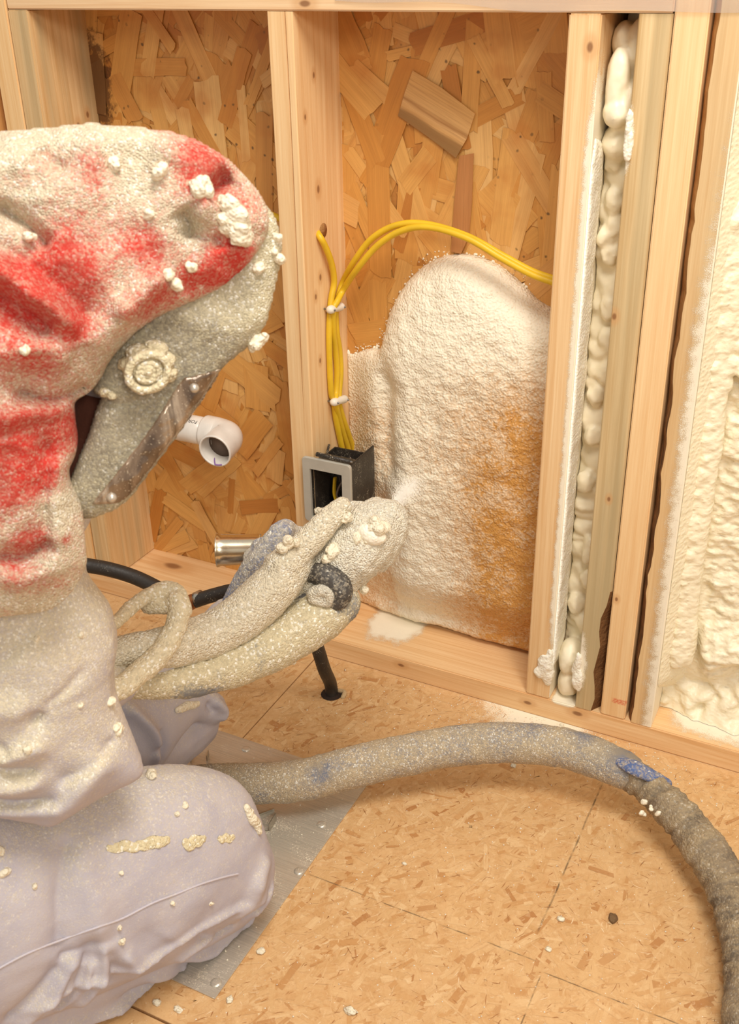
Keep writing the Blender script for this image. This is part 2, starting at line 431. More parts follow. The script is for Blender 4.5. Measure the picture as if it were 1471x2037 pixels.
def floor_mat(name, strands):
    n = N(name); p = n.pos()
    if strands:
        isl = n.n('ShaderNodeNewGeometry').outputs['Random Per Island']
        base = n.ramp(isl, [(0.0, S(206, 164, 110)), (0.25, S(220, 182, 130)), (0.5, S(212, 170, 116)), (0.72, S(228, 194, 144)), (0.93, S(200, 152, 96)), (1.0, S(176, 122, 70))])
        u = n.uv(); g = n.noise(n.mapping(n.vmath('ADD', u, n.vmath('SCALE', (9, 5, 0))), (30, 700, 1)), 1, 3, 0.6)
    else:
        base = S(218, 178, 126); g = n.noise(p, 120, 3)
    col = n.mix(n.rng(g, 0.35, 0.7, 0, 0.35), base, S(190, 132, 76))
    col = n.mix(n.rng(n.noise(p, 5, 3), 0.4, 0.65, 0, 0.4, True), col, S(224, 182, 128))
    col = n.mix(n.rng(n.noise(p, 34, 4, 0.7, 0.8), 0.47, 0.7, 0, 0.55, True), col, S(196, 144, 86))
    col = n.mix(n.rng(n.noise(n.mapping(p, (1, 1, 1), (0, 0, 0.6)), 210, 5, 0.75, 1.5), 0.56, 0.7, 0, 0.5, True), col, S(172, 118, 66))
    col = n.mix(n.rng(n.noise(p, 150, 5, 0.7, 1.0), 0.55, 0.7, 0, 0.4, True), col, S(238, 208, 164))
    x = n.sep(p)
    def line(a, v, b, b0, b1, wd=0.0011):            # printed nail lines
        wob = n.math('MULTIPLY', n.math('SUBTRACT', n.noise(p, 14, 2), 0.5), 0.003)
        d = n.math('ABSOLUTE', n.math('SUBTRACT', n.math('ADD', x[a], wob), v))
        k = n.math('MULTIPLY', n.rng(d, wd, wd*0.4, 0, 1), n.math('MULTIPLY', n.rng(x[b], b0, b0+0.01, 0, 1), n.rng(x[b], b1, b1-0.01, 0, 1)))
        return n.math('MULTIPLY', k, n.rng(n.noise(p, 45, 3), 0.38, 0.56, 0.05, 0.75))
    for args in ((0, 0.155, 1, -0.4, -0.1, 0.0016), (1, -0.437, 0, -0.15, 0.17), (1, -0.448, 0, 0.178, 0.6), (0, 0.178, 1, -0.9, -0.452)):
        col = n.mix(line(*args), col, S(96, 76, 50))
    # overspray along the plate
    fine = n.math('ADD', n.noise(p, 800, 2, 0.7), n.math('MULTIPLY', n.noise(p, 40, 3), 0.6))
    near = n.math('MULTIPLY', n.rng(x[1], -0.11, -0.0, 0, 1), n.rng(n.math('ABSOLUTE', n.math('SUBTRACT', x[0], 0.02)), 0.14, 0.0, 0, 1))
    dm = n.math('MULTIPLY', n.math('SUBTRACT', n.math('ADD', n.math('MULTIPLY', near, 0.9), fine), 1.12), 7, clamp=True)
    dm2 = n.math('MULTIPLY', n.rng(n.vor(p, 170, 'Distance'), 0.14, 0.1, 0, 1), n.rng(n.sep(n.vor(p, 170, 'Color'))[0], 0.86, 0.88, 0, 0.8))
    col = n.mix(n.math('MAXIMUM', dm, dm2), col, FOAM)
    return n.fin(col, 0.6, n.bump(g, 0.0005, 0.5))

def foam_mat(name, col=FOAM, honey=None, scale=170, bumpd=0.0022, gloss=0.5, stretch=(1, 1, 1), fine=1.0):
    n = N(name); p = n.pos(); q = n.mapping(p, stretch)
    v = n.vor(n.vmath('ADD', q, n.vmath('MULTIPLY', n.noise(p, 60, 2, out='Color'), (0.006, 0.006, 0.006))), scale, 'Distance', 'SMOOTH_F1')
    nz = n.noise(q, scale*0.45, 4, 0.6)
    h = n.math('ADD', n.math('MULTIPLY', n.math('SUBTRACT', 1.0, v), 0.7*fine), n.math('MULTIPLY', nz, 0.7))
    c = n.mix(n.rng(n.noise(p, 9, 3), 0.35, 0.65, 0, 1, True), col, tuple(k*0.95 for k in col[:3])+(1,))
    rough = gloss
    if honey:
        m = n.math('MULTIPLY', n.attr('honey'), n.rng(n.noise(p, 22, 6, 0.78), 0.30, 0.58, 0.55, 1.15))
        m = n.math('SUBTRACT', m, n.math('MULTIPLY', n.math('MULTIPLY', n.math('SUBTRACT', h, 0.62), 1.1), n.rng(m, 0, 0.3, 0, 1)), clamp=True)
        c = n.mix(m, c, honey)
        rough = n.rng(m, 0, 1, 0.55, 0.3)
    n.b.inputs['Subsurface Weight'].default_value = 0.12; n.b.inputs['Subsurface Radius'].default_value = (0.006, 0.005, 0.003)
    return n.fin(c, rough, n.bump(h, bumpd, 1.0))

def crust(name, base, dustcol, amount=None, gran=300, bumpd=0.0022, base2=None, rough=0.85, white=0.8, spread=0.3):
    """fabric or rubber under a crust of foam dust; 'dust' on the mesh (0..1) says how much has settled"""
    n = N(name); p = n.pos()
    v = n.vor(p, gran, 'Distance'); cc = n.sep(n.vor(p, gran, 'Color'))
    fine = n.noise(p, gran*1.3, 2, 0.7); mid = n.noise(p, gran*0.16, 4, 0.65)
    d = n.attr('dust') if amount is None else amount
    noise_ = n.math('ADD', n.math('MULTIPLY', cc[0], 0.45), n.math('ADD', n.math('MULTIPLY', fine, 0.35), n.math('MULTIPLY', mid, 0.7)))
    m = n.rng(n.math('SUBTRACT', n.math('MULTIPLY', d, 1.5), noise_), -spread, spread, 0, 1, True)
    b = base if base2 is None else n.mix(n.rng(n.noise(p, 22, 3), 0.4, 0.62, 0, 1, True), base, base2)
    dcol = n.mix(n.rng(cc[1], 0, 1, 0, 1), dustcol, tuple(k*0.8 for k in dustcol[:3])+(1,))
    dcol = n.mix(n.rng(cc[2], 0.86, 0.9, 0, white), dcol, S(250, 246, 232))
    col = n.mix(m, b, dcol)
    g = n.math('MULTIPLY', n.math('SUBTRACT', 1.0, v), n.rng(m, 0, 1, 0.15, 1))
    h = n.math('ADD', n.math('MULTIPLY', g, 0.8), n.math('MULTIPLY', mid, 0.6))
    return n.fin(col, rough, n.bump(h, bumpd, 1.0))

def plain(name, col, rough=0.5, metallic=0.0, bump=None, speck=None, **kw):
    n = N(name); p = n.pos(); c = n.mix(n.rng(n.noise(p, 40, 3), 0.3, 0.7, 0, 1), col, tuple(k*0.86 for k in col[:3])+(1,))
    if speck:
        s_ = n.rng(n.math('ADD', n.noise(p, 700, 2, 0.7), n.math('MULTIPLY', n.noise(p, 60, 3), 0.5)), 1.02-speck, 1.1-speck, 0, 1)
        c = n.mix(s_, c, S(228, 216, 190))
    return n.fin(c, rough, n.bump(n.noise(p, *(bump[:2])), bump[2]) if bump else None, Metallic=metallic, **kw)

M_ = {}
M_['osb'] = osb_strand_mat('osb_strand')
M_['floor'] = floor_mat('floor_board', False); M_['floorstrand'] = floor_mat('floor_strand', True)
M_['cable'] = plain('yellow_cable', S(232, 190, 40), 0.42)
M_['staple'] = plain('white_plastic', S(238, 230, 214), 0.4)
M_['nail'] = plain('nail_steel', S(150, 150, 150), 0.35, 1.0)
M_['boxblack'] = plain('black_plastic', S(52, 46, 40), 0.45, 0, (300, 3, 0.0006), speck=0.12)
M_['boxgrey'] = plain('grey_plastic', S(186, 180, 166), 0.45, speck=0.05)
M_['pvc'] = plain('white_pvc', S(240, 234, 224), 0.28)
M_['purple'] = plain('purple_primer', S(150, 112, 176), 0.4)
M_['print'] = plain('black_print', S(60, 56, 54), 0.6)
M_['rubber'] = plain('black_rubber', S(50, 44, 38), 0.5, 0, (200, 3, 0.0005), speck=0.06)
M_['copper'] = plain('copper', S(178, 116, 72), 0.35, 0.9)
M_['steel'] = plain('dusty_steel', S(196, 190, 178), 0.28, 0.9)
M_['chip'] = foam_mat('foam_chip', S(244, 236, 214), None, 420, 0.0012)
M_['chrome'] = plain('chrome', S(214, 206, 194), 0.22, 1.0, speck=0.42)
DUST = S(226, 212, 184)

exec_geometry = True
# ================================================================== THE WALL
XA, XB, XC, XD, XE, XL, ZS, D = -0.4023, 0.0, 0.0795, 0.1185, 0.158, -0.8449, 1.0, 0.1272
SW = 0.038
wall = empty('wall_back', (0, 0, 0)); tag(wall, kind='structure')
X0, X1 = -2.6, 1.6
sheath = box('sheathing', (X0, D+0.0008, 0.0), (X1, D+0.012, 1.9), plain('osb_core', S(196, 132, 62), 0.6, 0, (90, 4, 0.001)), wall, 0)

def strand_shape(k):
    r = random.Random(100+k); n1 = r.randint(3, 5)
    top = [(-0.5+i/n1, 0.5*(1-0.14*r.random())) for i in range(n1+1)]
    bot = [(0.5-i/n1, -0.5*(1-0.14*r.random())) for i in range(n1+1)]
    e1 = [(0.5+0.03*r.uniform(-1, 1), 0.5-(i+1)/4+0.05*r.uniform(-1, 1)) for i in range(3)]
    e2 = [(-0.5+0.03*r.uniform(-1, 1), -0.5+(i+1)/4+0.05*r.uniform(-1, 1)) for i in range(3)]
    sl = r.uniform(-0.22, 0.22)
    return [(x+sl*y*0.35, y) for x, y in top+e1+bot+e2]
def strand_mesh(name, pts, L, W, th):
    n = len(pts); V = [(x*L, 0, y*W) for x, y in pts]+[(x*L, -th, y*W) for x, y in pts]
    Fc = [tuple(n+i for i in range(n))]+[(i, (i+1) % n, n+(i+1) % n, n+i) for i in range(n)]
    me = bpy.data.meshes.new(name); me.from_pydata(V, [], Fc); me.update()
    uvl = me.uv_layers.new(name='grain')
    for lp in me.loops:
        v = V[lp.vertex_index]; uvl.data[lp.index].uv = (v[0], v[2])
    me.materials.append(M_['osb']); return me
SH = [strand_shape(k) for k in range(16)]
BIG = [strand_mesh('wood_strand', SH[k], random.Random(k).uniform(0.07, 0.19), random.Random(k+50).uniform(0.018, 0.046), 0.0006) for k in range(16)]
# the lower layers of strands: too many to pick apart
def strand_layer(name, x0, x1, z0, z1, count, parent, r):
    V = []; Fc = []; UV = []
    for k in range(count):
        pts = SH[r.randrange(16)]; L = r.uniform(0.04, 0.13); W = r.uniform(0.008, 0.034)
        a = r.gauss(math.pi/2, 0.55) if r.random() < 0.75 else r.uniform(0, math.pi)
        cx, cz = r.uniform(x0, x1), r.uniform(z0, z1); y = D+0.0004-0.0016*k/count; ca, sa = math.cos(a), math.sin(a); b = len(V)
        for (u, v) in pts:
            X, Z = u*L, v*W; V.append((cx+X*ca-Z*sa, y, cz+X*sa+Z*ca)); UV.append((X, Z))
        Fc.append(tuple(range(b, b+len(pts))))
    me = bpy.data.meshes.new(name); me.from_pydata(V, [], Fc); me.update(); uvl = me.uv_layers.new(name='grain')
    for lp in me.loops: uvl.data[lp.index].uv = UV[lp.vertex_index]
    o = link(name, me, M_['osb'], parent); o['kind'] = 'stuff'; return o
strand_layer('strand_layer', -1.1, 0.03, 0.02, 1.05, 3200, sheath, random.Random(3))
r = random.Random(11)
for bay, (x0, x1, z0, z1, cnt) in enumerate(((-0.82, -0.40, 0.05, 1.0, 165), (-0.36, 0.0, 0.42, 1.0, 125))):
    for k in range(cnt):
        o = link('wood_strand', BIG[r.randrange(16)], None, sheath)
        a = r.gauss(math.pi/2, 0.5) if r.random() < 0.75 else r.uniform(0, math.pi)
        o.location = (r.uniform(x0, x1), D-0.0014-0.0022*k/cnt, r.uniform(z0, z1)); o.rotation_euler = (r.gauss(0, 0.006), -a, r.gauss(0, 0.006))
        o.scale = (r.uniform(0.75, 1.25), 1, r.uniform(0.7, 1.2))
# two strands that stand out: the striped parallelogram and the brown one below it
def special(pxs, mname, cols):
    n = N(mname); u = n.uv(); g = n.noise(n.mapping(u, (12, 400, 1)), 1, 3, 0.6)
    y = n.math('ADD', n.sep(u)[1], n.math('MULTIPLY', n.math('SUBTRACT', n.noise(n.mapping(u, (10, 60, 1)), 1, 2), 0.5), 0.012))
    c = n.ramp(n.rng(y, -0.025, 0.025, 0, 1), cols); c = n.mix(n.rng(g, 0.4, 0.7, 0, 0.4), c, S(150, 100, 52)); m = n.fin(c, 0.5, n.bump(g, 0.0004, 0.6))
    P = np.array([on(x, y_, 1, D-0.006) for x, y_ in pxs]); c0 = P.mean(0); ax = P[1]-P[0]; ax /= np.linalg.norm(ax); ay = np.cross(ax, [0, 1, 0])
    if ay[2] < 0: ay = -ay
    V = [tuple(p-c0) for p in P]+[tuple(p-c0-np.array([0, 0.0012, 0])) for p in P]; k = len(P)
    me = bpy.data.meshes.new('wood_strand'); me.from_pydata(V, [], [tuple(range(k, 2*k))]+[(i, (i+1) % k, k+(i+1) % k, k+i) for i in range(k)]); me.update()
    uvl = me.uv_layers.new(name='grain')
    for lp in me.loops:
        v = np.array(V[lp.vertex_index]); uvl.data[lp.index].uv = (np.dot(v, ax), np.dot(v, ay))
    o = link('wood_strand', me, m, sheath); o.location = c0; return o
special([(822, 140), (880, 175), (946, 226), (930, 275), (908, 314), (850, 270), (793, 230), (806, 185)], 'striped_strand',
        [(0.0, S(150, 112, 64)), (0.12, S(160, 120, 70)), (0.2, S(214, 166, 104)), (0.36, S(222, 176, 116)), (0.44, S(178, 130, 76)), (0.52, S(220, 174, 112)), (1.0, S(214, 164, 98))])['label'] = 'pale striped strand lying askew on the board'
special([(943, 305), (940, 400), (934, 470), (918, 505), (898, 500), (905, 400), (915, 310)], 'brown_strand',
        [(0.0, S(176, 118, 66)), (0.5, S(190, 130, 76)), (1.0, S(170, 110, 58))])

# --- studs
def prism(name, rings, m): return loft(name, rings, m, wall)
def stud(name, x, z0, z1, m, w=SW, y0=0.0, y1=D): return box(name, (x, y0, z0), (x+w, y1, z1), m, wall, 0.0018, 2)
jackz = 1.75
stud('stud', XL-0.0405, SW, jackz, wood('wood_jack_left', S(246, 212, 160), S(226, 178, 116), 'z'), 0.039)['label'] = 'full height stud left of the cripple stud'
stud('stud', XL-0.098, SW, jackz, wood('wood_outer_left', S(232, 178, 112), S(206, 142, 74), 'z'))
stud('stud', XL, SW, ZS, wood('wood_left', S(232, 200, 150), S(204, 160, 102), 'z', bluish=0.7,
     knots=[(XL+SW, 0.075, 0.83, 0.005), (XL+SW, 0.05, 0.80, 0.004), (XL+SW, 0.10, 0.845, 0.004)]))['label'] = 'greyish cripple stud at the left end'
# the middle stud has a long drying crack down its front
mA = wood('wood_middle', S(242, 208, 158), S(224, 178, 122), 'z', knots=[(XA+SW, 0.05, 0.92, 0.0035), (XA+SW, 0.022, 0.87, 0.0035), (XA+SW, 0.05, 0.77, 0.005), (XA+SW, 0.03, 0.62, 0.0035), (XA+SW, 0.046, 0.645, 0.004), (XA+SW, 0.035, 0.52, 0.0035), (XA+SW, 0.04, 0.35, 0.003)])
rings = []
for k in range(25):
    z = SW+(ZS-SW)*k/24; wz = 0.0011*sstep(0.40, 0.62, z)+0.00005; x = XA+0.0265+0.0012*math.sin(z*9)
    rings.append([(XA+0.0015, 0, z), (x-wz, 0, z), (x, 0.012*min(1, wz/0.0006), z), (x+wz, 0, z), (XA+SW-0.0015, 0, z), (XA+SW, 0.0015, z), (XA+SW, D, z), (XA, D, z), (XA, 0.0015, z)])
prism('stud', rings, mA)['label'] = 'cracked middle stud carrying the cables and the box'
mB = wood('wood_b', S(242, 210, 162), S(220, 174, 118), 'z', knots=[(0.027, 0.0, 0.965, 0.005)],
          dust=[[('x', 0.022, 0.040), ('z', 0.98, 0.86), ('z', 0.05, 0.2)], [('y', 0.10, 0.0), ('x', 0.0365, 0.038), ('z', 1.0, 0.88)]])
stud('stud', XB, SW, ZS, mB)['label'] = 'cripple stud with overspray down its right edge'
mC = wood('wood_c', S(226, 200, 152), S(194, 160, 108), 'z', bluish=0.75, knots=[(XC+0.004, 0, 0.655, 0.004), (XC+0.02, 0, 0.40, 0.003)],
          dust=[[('x', XC+0.012, XC), ('z', 0.80, 0.86), ('z', 0.93, 0.87)], [('x', XC+0.02, XC), ('z', 0.22, 0.12), ('z', 0.05, 0.09)]])
bark = plain('bark', S(120, 80, 40), 0.85, 0, (160, 5, 0.004))
rings = []
for k in range(41):
    z = SW+(ZS-SW)*k/40; c = 0.0018+(0.010+0.003*math.sin(z*70))*sstep(0.27, 0.18, z)
    x2 = XC+0.0375
    rings.append([(XC+0.0015, 0, z), (x2-c, 0, z), (x2, c*1.6, z), (x2, D, z), (XC, D, z), (XC, 0.0015, z)])
o = prism('stud', rings, [mC, bark]); o['label'] = 'greyish stud left of the window stud'
for f in o.data.polygons:
    if f.normal.y < -0.2 and f.normal.x > 0.3 and f.center.z < 0.25: f.material_index = 1
mD = wood('wood_d', S(246, 214, 164), S(230, 186, 130), 'z', ring=0.7, knots=[(XD+0.006, 0, 0.245, 0.003)], marks=[((XD+0.016, -0.01, 0.065), (XD+0.037, 0.01, 0.073), S(214, 84, 50), 0.85)])
stud('stud', XD, SW, jackz, mD, 0.0375)['label'] = 'clean yellow window stud with a red crayon dash near its foot'
mE = wood('wood_e', S(230, 198, 148), S(206, 164, 110), 'z', bluish=0.3,
          dust=[[('x', XE+0.004, XE+0.052), ('z', 1.10, 0.62)], [('x', XE+0.036, XE+0.0365), ('z', 1.1, 0.9)]])
barkE = N('bark_wane'); pE = barkE.pos()
gE = barkE.noise(barkE.mapping(pE, (260, 260, 40)), 1, 4, 0.65)
mBE = barkE.fin(barkE.mix(barkE.rng(barkE.sep(pE)[2], 0.85, 0.5, 0.2, 0.95), barkE.mix(gE, S(190, 130, 62), S(222, 168, 100)), barkE.ramp(gE, [(0.35, S(64, 40, 18)), (0.65, S(150, 100, 50))])), 0.85, barkE.bump(gE, 0.003))
rings = []
for k in range(121):
    z = SW+(jackz-SW)*k/120; c = 0.0085+0.0035*mnoise.noise(Vector((1.3, 0, z*22)))+0.0022*mnoise.noise(Vector((5.3, 2, z*90)))
    rings.append([(XE+c, 0, z), (XE+0.036, 0, z), (XE+0.0375, 0.0015, z), (XE+0.0375, D, z), (XE, D, z), (XE, c*2.2, z), (XE+c*0.4, c*1.0, z)])
o = prism('stud', rings, [mE, mBE]); o['label'] = 'stud with a bark edge and white overspray'
for f in o.data.polygons:
    if f.normal.y < -0.05 and f.normal.x < -0.25: f.material_index = 1
stud('stud', 0.60, SW, jackz, mE)
# --- plates
mP = wood('wood_plate', S(244, 208, 158), S(222, 172, 114), 'x', knots=[(-0.215, 0.0, 0.024, 0.004), (0.084, 0.0, 0.026, 0.005), (0.004, 0, 0.02, 0.004), (-0.735, 0.085, 0.038, 0.013)],
          dust=[[('x', -0.33, -0.29), ('x', -0.20, -0.24), ('y', 0.0, 0.08), ('z', 0.03, 0.038)], [('x', 0.19, 0.24), ('y', -0.02, 0.05), ('z', 0.02, 0.04)], [('x', 0.035, 0.05), ('x', 0.09, 0.07), ('z', 0.03, 0.037)]])
box('bottom_plate', (X0, 0.0, 0.0), (X1, D, SW-0.0003), mP, wall, 0.0016)['label'] = 'bottom plate nailed to the floor'
mS = wood('wood_sill', S(238, 206, 164), S(222, 178, 130), 'x', knots=[(-0.345, 0.0, 1.009, 0.005)])
box('sill_plate', (XL+0.001, 0.0, ZS+0.0005), (XD-0.001, D, ZS+SW), mS, wall, 0.0018)['label'] = 'window sill plate across the top'

# ================================================================== THE FLOOR
fl = empty('floor', (0, 0, 0)); tag(fl, kind='structure')
J = -0.3705
panels = [((-2.6, -2.4), (J-0.001, 0.0)), ((J+0.001, -0.695), (1.7, 0.0)), ((J+0.001, -2.4), (1.7, -0.698)), ((-2.6, 0.0), (1.7, 0.3))]
for (a, b), (c, d) in panels:
    box('floor_panel', (a, b, -0.018), (c, d, 0.0), M_['floor'], fl, 0.0006, 1)
box('subfloor', (-2.7, -2.5, -0.06), (1.8, 0.4, -0.019), plain('joist_dark', S(70, 50, 30), 0.9), fl, 0)
r = random.Random(5); V = []; Fc = []; UV = []
for k in range(14000):
    pts = SH[r.randrange(16)]; L = r.uniform(0.008, 0.05)*r.uniform(0.5, 1); W = r.uniform(0.0015, 0.011)
    a = r.gauss(1.0, 0.6) if r.random() < 0.7 else r.uniform(0, math.pi)
    cx, cy = r.uniform(-0.75, 0.55), r.uniform(-0.85, -0.002); hl = L/2+0.002
    ca, sa = math.cos(a), math.sin(a)
    if abs(cx-J) < abs(ca)*hl+0.004 or (cx > J and abs(cy+0.6965) < abs(sa)*hl+0.004): continue
    if cy > -hl: continue
    z = 0.00006+0.00035*k/14000; b = len(V)
    for (u, v) in pts:
        X, Y = u*L, v*W; V.append((cx+X*ca-Y*sa, cy+X*sa+Y*ca, z)); UV.append((X+k*0.37, Y+k*0.11))
    Fc.append(tuple(range(b+len(pts)-1, b-1, -1)))
me = bpy.data.meshes.new('floor_strands'); me.from_pydata(V, [], Fc); me.update(); uvl = me.uv_layers.new(name='grain')
for lp in me.loops: uvl.data[lp.index].uv = UV[lp.vertex_index]
me.update()
o = link('floor_strands', me, M_['floorstrand'], fl); o['kind'] = 'stuff'
r = random.Random(15); V = []; Fc = []
for k in range(9000):
    L = r.uniform(0.002, 0.011)*r.choice((0.6, 1, 1, 1.7)); W = r.uniform(0.0003, 0.0011); a = r.gauss(1.0, 0.8)
    cx, cy = r.uniform(-0.9, 0.6), r.uniform(-0.95, -0.012)
    if abs(cx-J) < 0.012 or abs(cy+0.6965) < 0.012: continue
    ca, sa = math.cos(a), math.sin(a); b = len(V); bend = r.uniform(-0.3, 0.3)*L
    for (u, v) in ((-0.5, 0), (-0.1, 0.5), (0.2, 0.5), (0.5, 0), (0.2, -0.5), (-0.1, -0.5)):
        X, Y = u*L, v*W+bend*(u*u-0.1); V.append((cx+X*ca-Y*sa, cy+X*sa+Y*ca, 0.00044))
    Fc.append((b, b+5, b+4, b+3, b+2, b+1))
n = N('floor_fibre'); isl = n.n('ShaderNodeNewGeometry').outputs['Random Per Island']
mF = n.fin(n.ramp(isl, [(0, S(176, 122, 70)), (0.4, S(160, 104, 54)), (0.6, S(196, 146, 92)), (0.75, S(238, 212, 172)), (1.0, S(226, 190, 140))]), 0.7)
o = pydata('floor_fibres', V, Fc, mF, fl); o['kind'] = 'stuff'

# ================================================================== SPRAY FOAM
WP = WallPlane(1, D-0.003, (1, 0, 0), (0, 0, 1), (0, -1, 0))
mFresh = foam_mat('fresh_foam', S(248, 238, 214), S(208, 152, 80), 300, 0.0026, 0.42)
out = [WP.uv(x, y) for x, y in [(703, 704), (722, 697), (745, 691), (764, 690), (772, 660), (782, 620), (800, 580), (830, 540), (868, 515), (905, 505), (950, 508), (1000, 530), (1050, 572), (1092, 608)]]
out = [(-0.43, out[0][1]-0.03)]+out+[(0.09, 0.57), (0.10, 0.3), (0.09, 0.075)]
zb = 0.04
out += [(0.0, zb), (-0.04, zb-0.004), (-0.07, zb), (-0.11, zb-0.004), (-0.16, zb), (-0.2, zb+0.004), (-0.25, zb-0.004), (-0.3, zb-0.004), (-0.36, zb), (-0.43, zb+0.02)]
ridge_x = -0.262
def fresh_mod(P, h, e):
    q = np.c_[P[:, 0], np.zeros(len(P)), P[:, 1]]
    x, z = P[:, 0], P[:, 1]
    h = 0.080*(1-np.exp(-(h/0.105)**1.2))
    left = sstep(-0.225, -0.30, x+0.02*fbm(q, 9, 2, 5))*sstep(0.56, 0.47, z)
    h = h*(1-0.42*left)
    h -= 0.014*np.exp(-((x+0.273+0.25*(z-0.40)*0.2)/0.016)**2)*sstep(0.30, 0.36, z)*sstep(0.52, 0.46, z)
    foot = sstep(0.16, 0.05, z); h = h*(1-0.45*foot)+0.012*np.exp(-((z-0.05)/0.014)**2)*e
    h += (0.006*fbm(q, 13, 2, 1)+0.0022*fbm(q, 55, 2, 2)+0.0022*fbm(q*[1, 1, 1.5], 150, 2, 4))*np.clip(e*1.6, 0, 1)
    h = h*(0.06+0.94*sstep(-0.006, 0.075, x-(XA+SW)))
    return np.maximum(h, 0.0)
V, Fc, UVp = inflate(out, WP, 0.0034, 1.0, 0.0, mod=fresh_mod, px=False, smooth=True)
V[:, 0] = np.clip(V[:, 0], XA+SW+0.0004, -0.0004); V[:, 2] = np.maximum(V[:, 2], SW+0.0002)
o = pydata('spray_foam', V, Fc, mFresh, None, True)
q = np.c_[UVp[:, 0], np.zeros(len(UVp)), UVp[:, 1]]
honey_shade = sstep(-0.255, -0.05, UVp[:, 0]+0.04*fbm(q, 10, 2, 8))*sstep(0.62, 0.42, UVp[:, 1])*1.12  # uncured honey tone, spread wider to paint in light falloff as well
honey_shade = np.maximum(honey_shade, 0.5*sstep(-0.255, -0.275, UVp[:, 0])*sstep(0.48, 0.40, UVp[:, 1]))
honey_shade = np.maximum(honey_shade, 0.5*sstep(0.25, 0.08, UVp[:, 1])*sstep(-0.2, -0.1, UVp[:, 0]))
set_attr(o.data, 'honey', honey_shade)
tag(recenter(o), 'fresh mound of cream spray foam with honey patches between the middle studs', 'foam')
rs = random.Random(8); gs = []
for k in range(420):
    t_ = rs.uniform(1.2, 13); i_ = int(t_); a_, b_ = np.array(out[i_]), np.array(out[i_+1]); q_ = a_+(b_-a_)*(t_-i_)
    dirn = np.array([b_[1]-a_[1], a_[0]-b_[0]]); dirn = -dirn/np.linalg.norm(dirn); off = rs.gauss(-0.004, 0.008); sz_ = rs.uniform(0.0006, 0.0030)*(1 if off < 0.003 else 0.5)
    q_ = q_+dirn*off; V_, F_ = blob_geo((q_[0], D-0.004, q_[1]), (sz_, sz_*0.8, sz_), 0.3, 1.8, k, base=(ICO1 if sz_ < 0.002 else ICO2))
    if q_[0] > XA+SW+0.003: gs.append((V_, F_))
V_, F_ = join_geo(gs); sp_ = pydata('foam_spatter', V_, F_, mFresh, None, True); sp_['kind'] = 'stuff'; adopt(recenter(sp_), o)
# thin bead left on the side of the middle stud
SP = WallPlane(0, XA+SW+0.0003, (0, 1, 0), (0, 0, 1), (1, 0, 0))
mWhite = foam_mat('white_foam', S(250, 243, 224), None, 300, 0.0016, 0.45)
bp = [on(x, y, 0, XA+SW+0.0002) for x, y in [(694, 700), (697, 740), (698, 790), (700, 830), (703, 880)]]
V, Fc, _ = tube_geo(bp, [0.005, 0.007, 0.008, 0.007, 0.006], 14, 12, True); V[:, 1] = np.minimum(V[:, 1], D-0.001)
V[:, 0] = XA+SW+np.maximum((V[:, 0]-XA-SW)*0.9, 0.0); nn_ = fbm(V, 120, 3)*0.0016; V[:, 1] += nn_; V[:, 0] += np.abs(nn_)*0.4
o = pydata('foam_bead', V, Fc, mWhite, None, True); tag(recenter(o), 'thin white foam bead down the cracked middle stud beside its cables', 'foam')
# lumpy column in the narrow gap
mCol = foam_mat('column_foam', S(246, 234, 204), None, 26, 0.0015, 0.42, fine=0.4)
parts = []; r = random.Random(21); z = 0.045; k = 0
while z < 0.84:
    hgt = r.uniform(0.012, 0.026); k += 1
    parts.append(blob_geo((0.0590+r.uniform(-0.009, 0.009), 0.082+r.uniform(-0.004, 0.004), z+hgt*0.6), (0.036, 0.032, hgt*1.35), 0.22, 1.3, k)); z += hgt*1.2
    if r.random() < 0.5: parts.append(blob_geo((0.052+r.uniform(0, 0.018), 0.050, z+r.uniform(-0.01, 0.01)), (0.013, 0.011, 0.018), 0.35, 1.6, k+60))
for c_, rr_ in (((0.055, 0.028, 0.925), (0.0145, 0.017, 0.040)), ((0.058, 0.026, 0.893), (0.017, 0.019, 0.018)), ((0.06, 0.055, 0.90), (0.018, 0.03, 0.06)), ((0.052, 0.060, 0.968), (0.015, 0.026, 0.022)), ((0.070, 0.05, 0.962), (0.013, 0.02, 0.03)), ((0.071, 0.035, 0.90), (0.010, 0.02, 0.026)), ((0.058, 0.05, 0.855), (0.021, 0.025, 0.022)), ((0.06, 0.030, 0.062), (0.018, 0.024, 0.028)), ((0.058, 0.034, 0.105), (0.019, 0.03, 0.03))):
    parts.append(blob_geo(c_, rr_, 0.14, 1.5, k)); k += 1
parts.append(blob_geo((0.059, 0.10, 0.5), (0.030, 0.036, 0.60), 0.03))
V, Fc = join_geo(parts); V[:, 0] = np.clip(V[:, 0], 0.0386, 0.0790); V[:, 1] = np.minimum(V[:, 1], D-0.002); V[:, 2] = np.clip(V[:, 2], SW+0.001, ZS-0.001)
me = remeshed(V, Fc, 0.0024, 3); a, b = mesh_np(me); a = a+b*(0.0008*fbm(a, 120, 2))[:, None]
a[:, 0] = np.clip(a[:, 0], 0.0384, 0.0792); a[:, 2] = np.clip(a[:, 2], SW+0.0003, ZS); a[:, 1] = np.minimum(a[:, 1], D); set_co(me, a)
tag(recenter(link('foam_column', me, mCol, None, True)), 'lumpy column of old foam filling the narrow gap between two studs', 'foam')
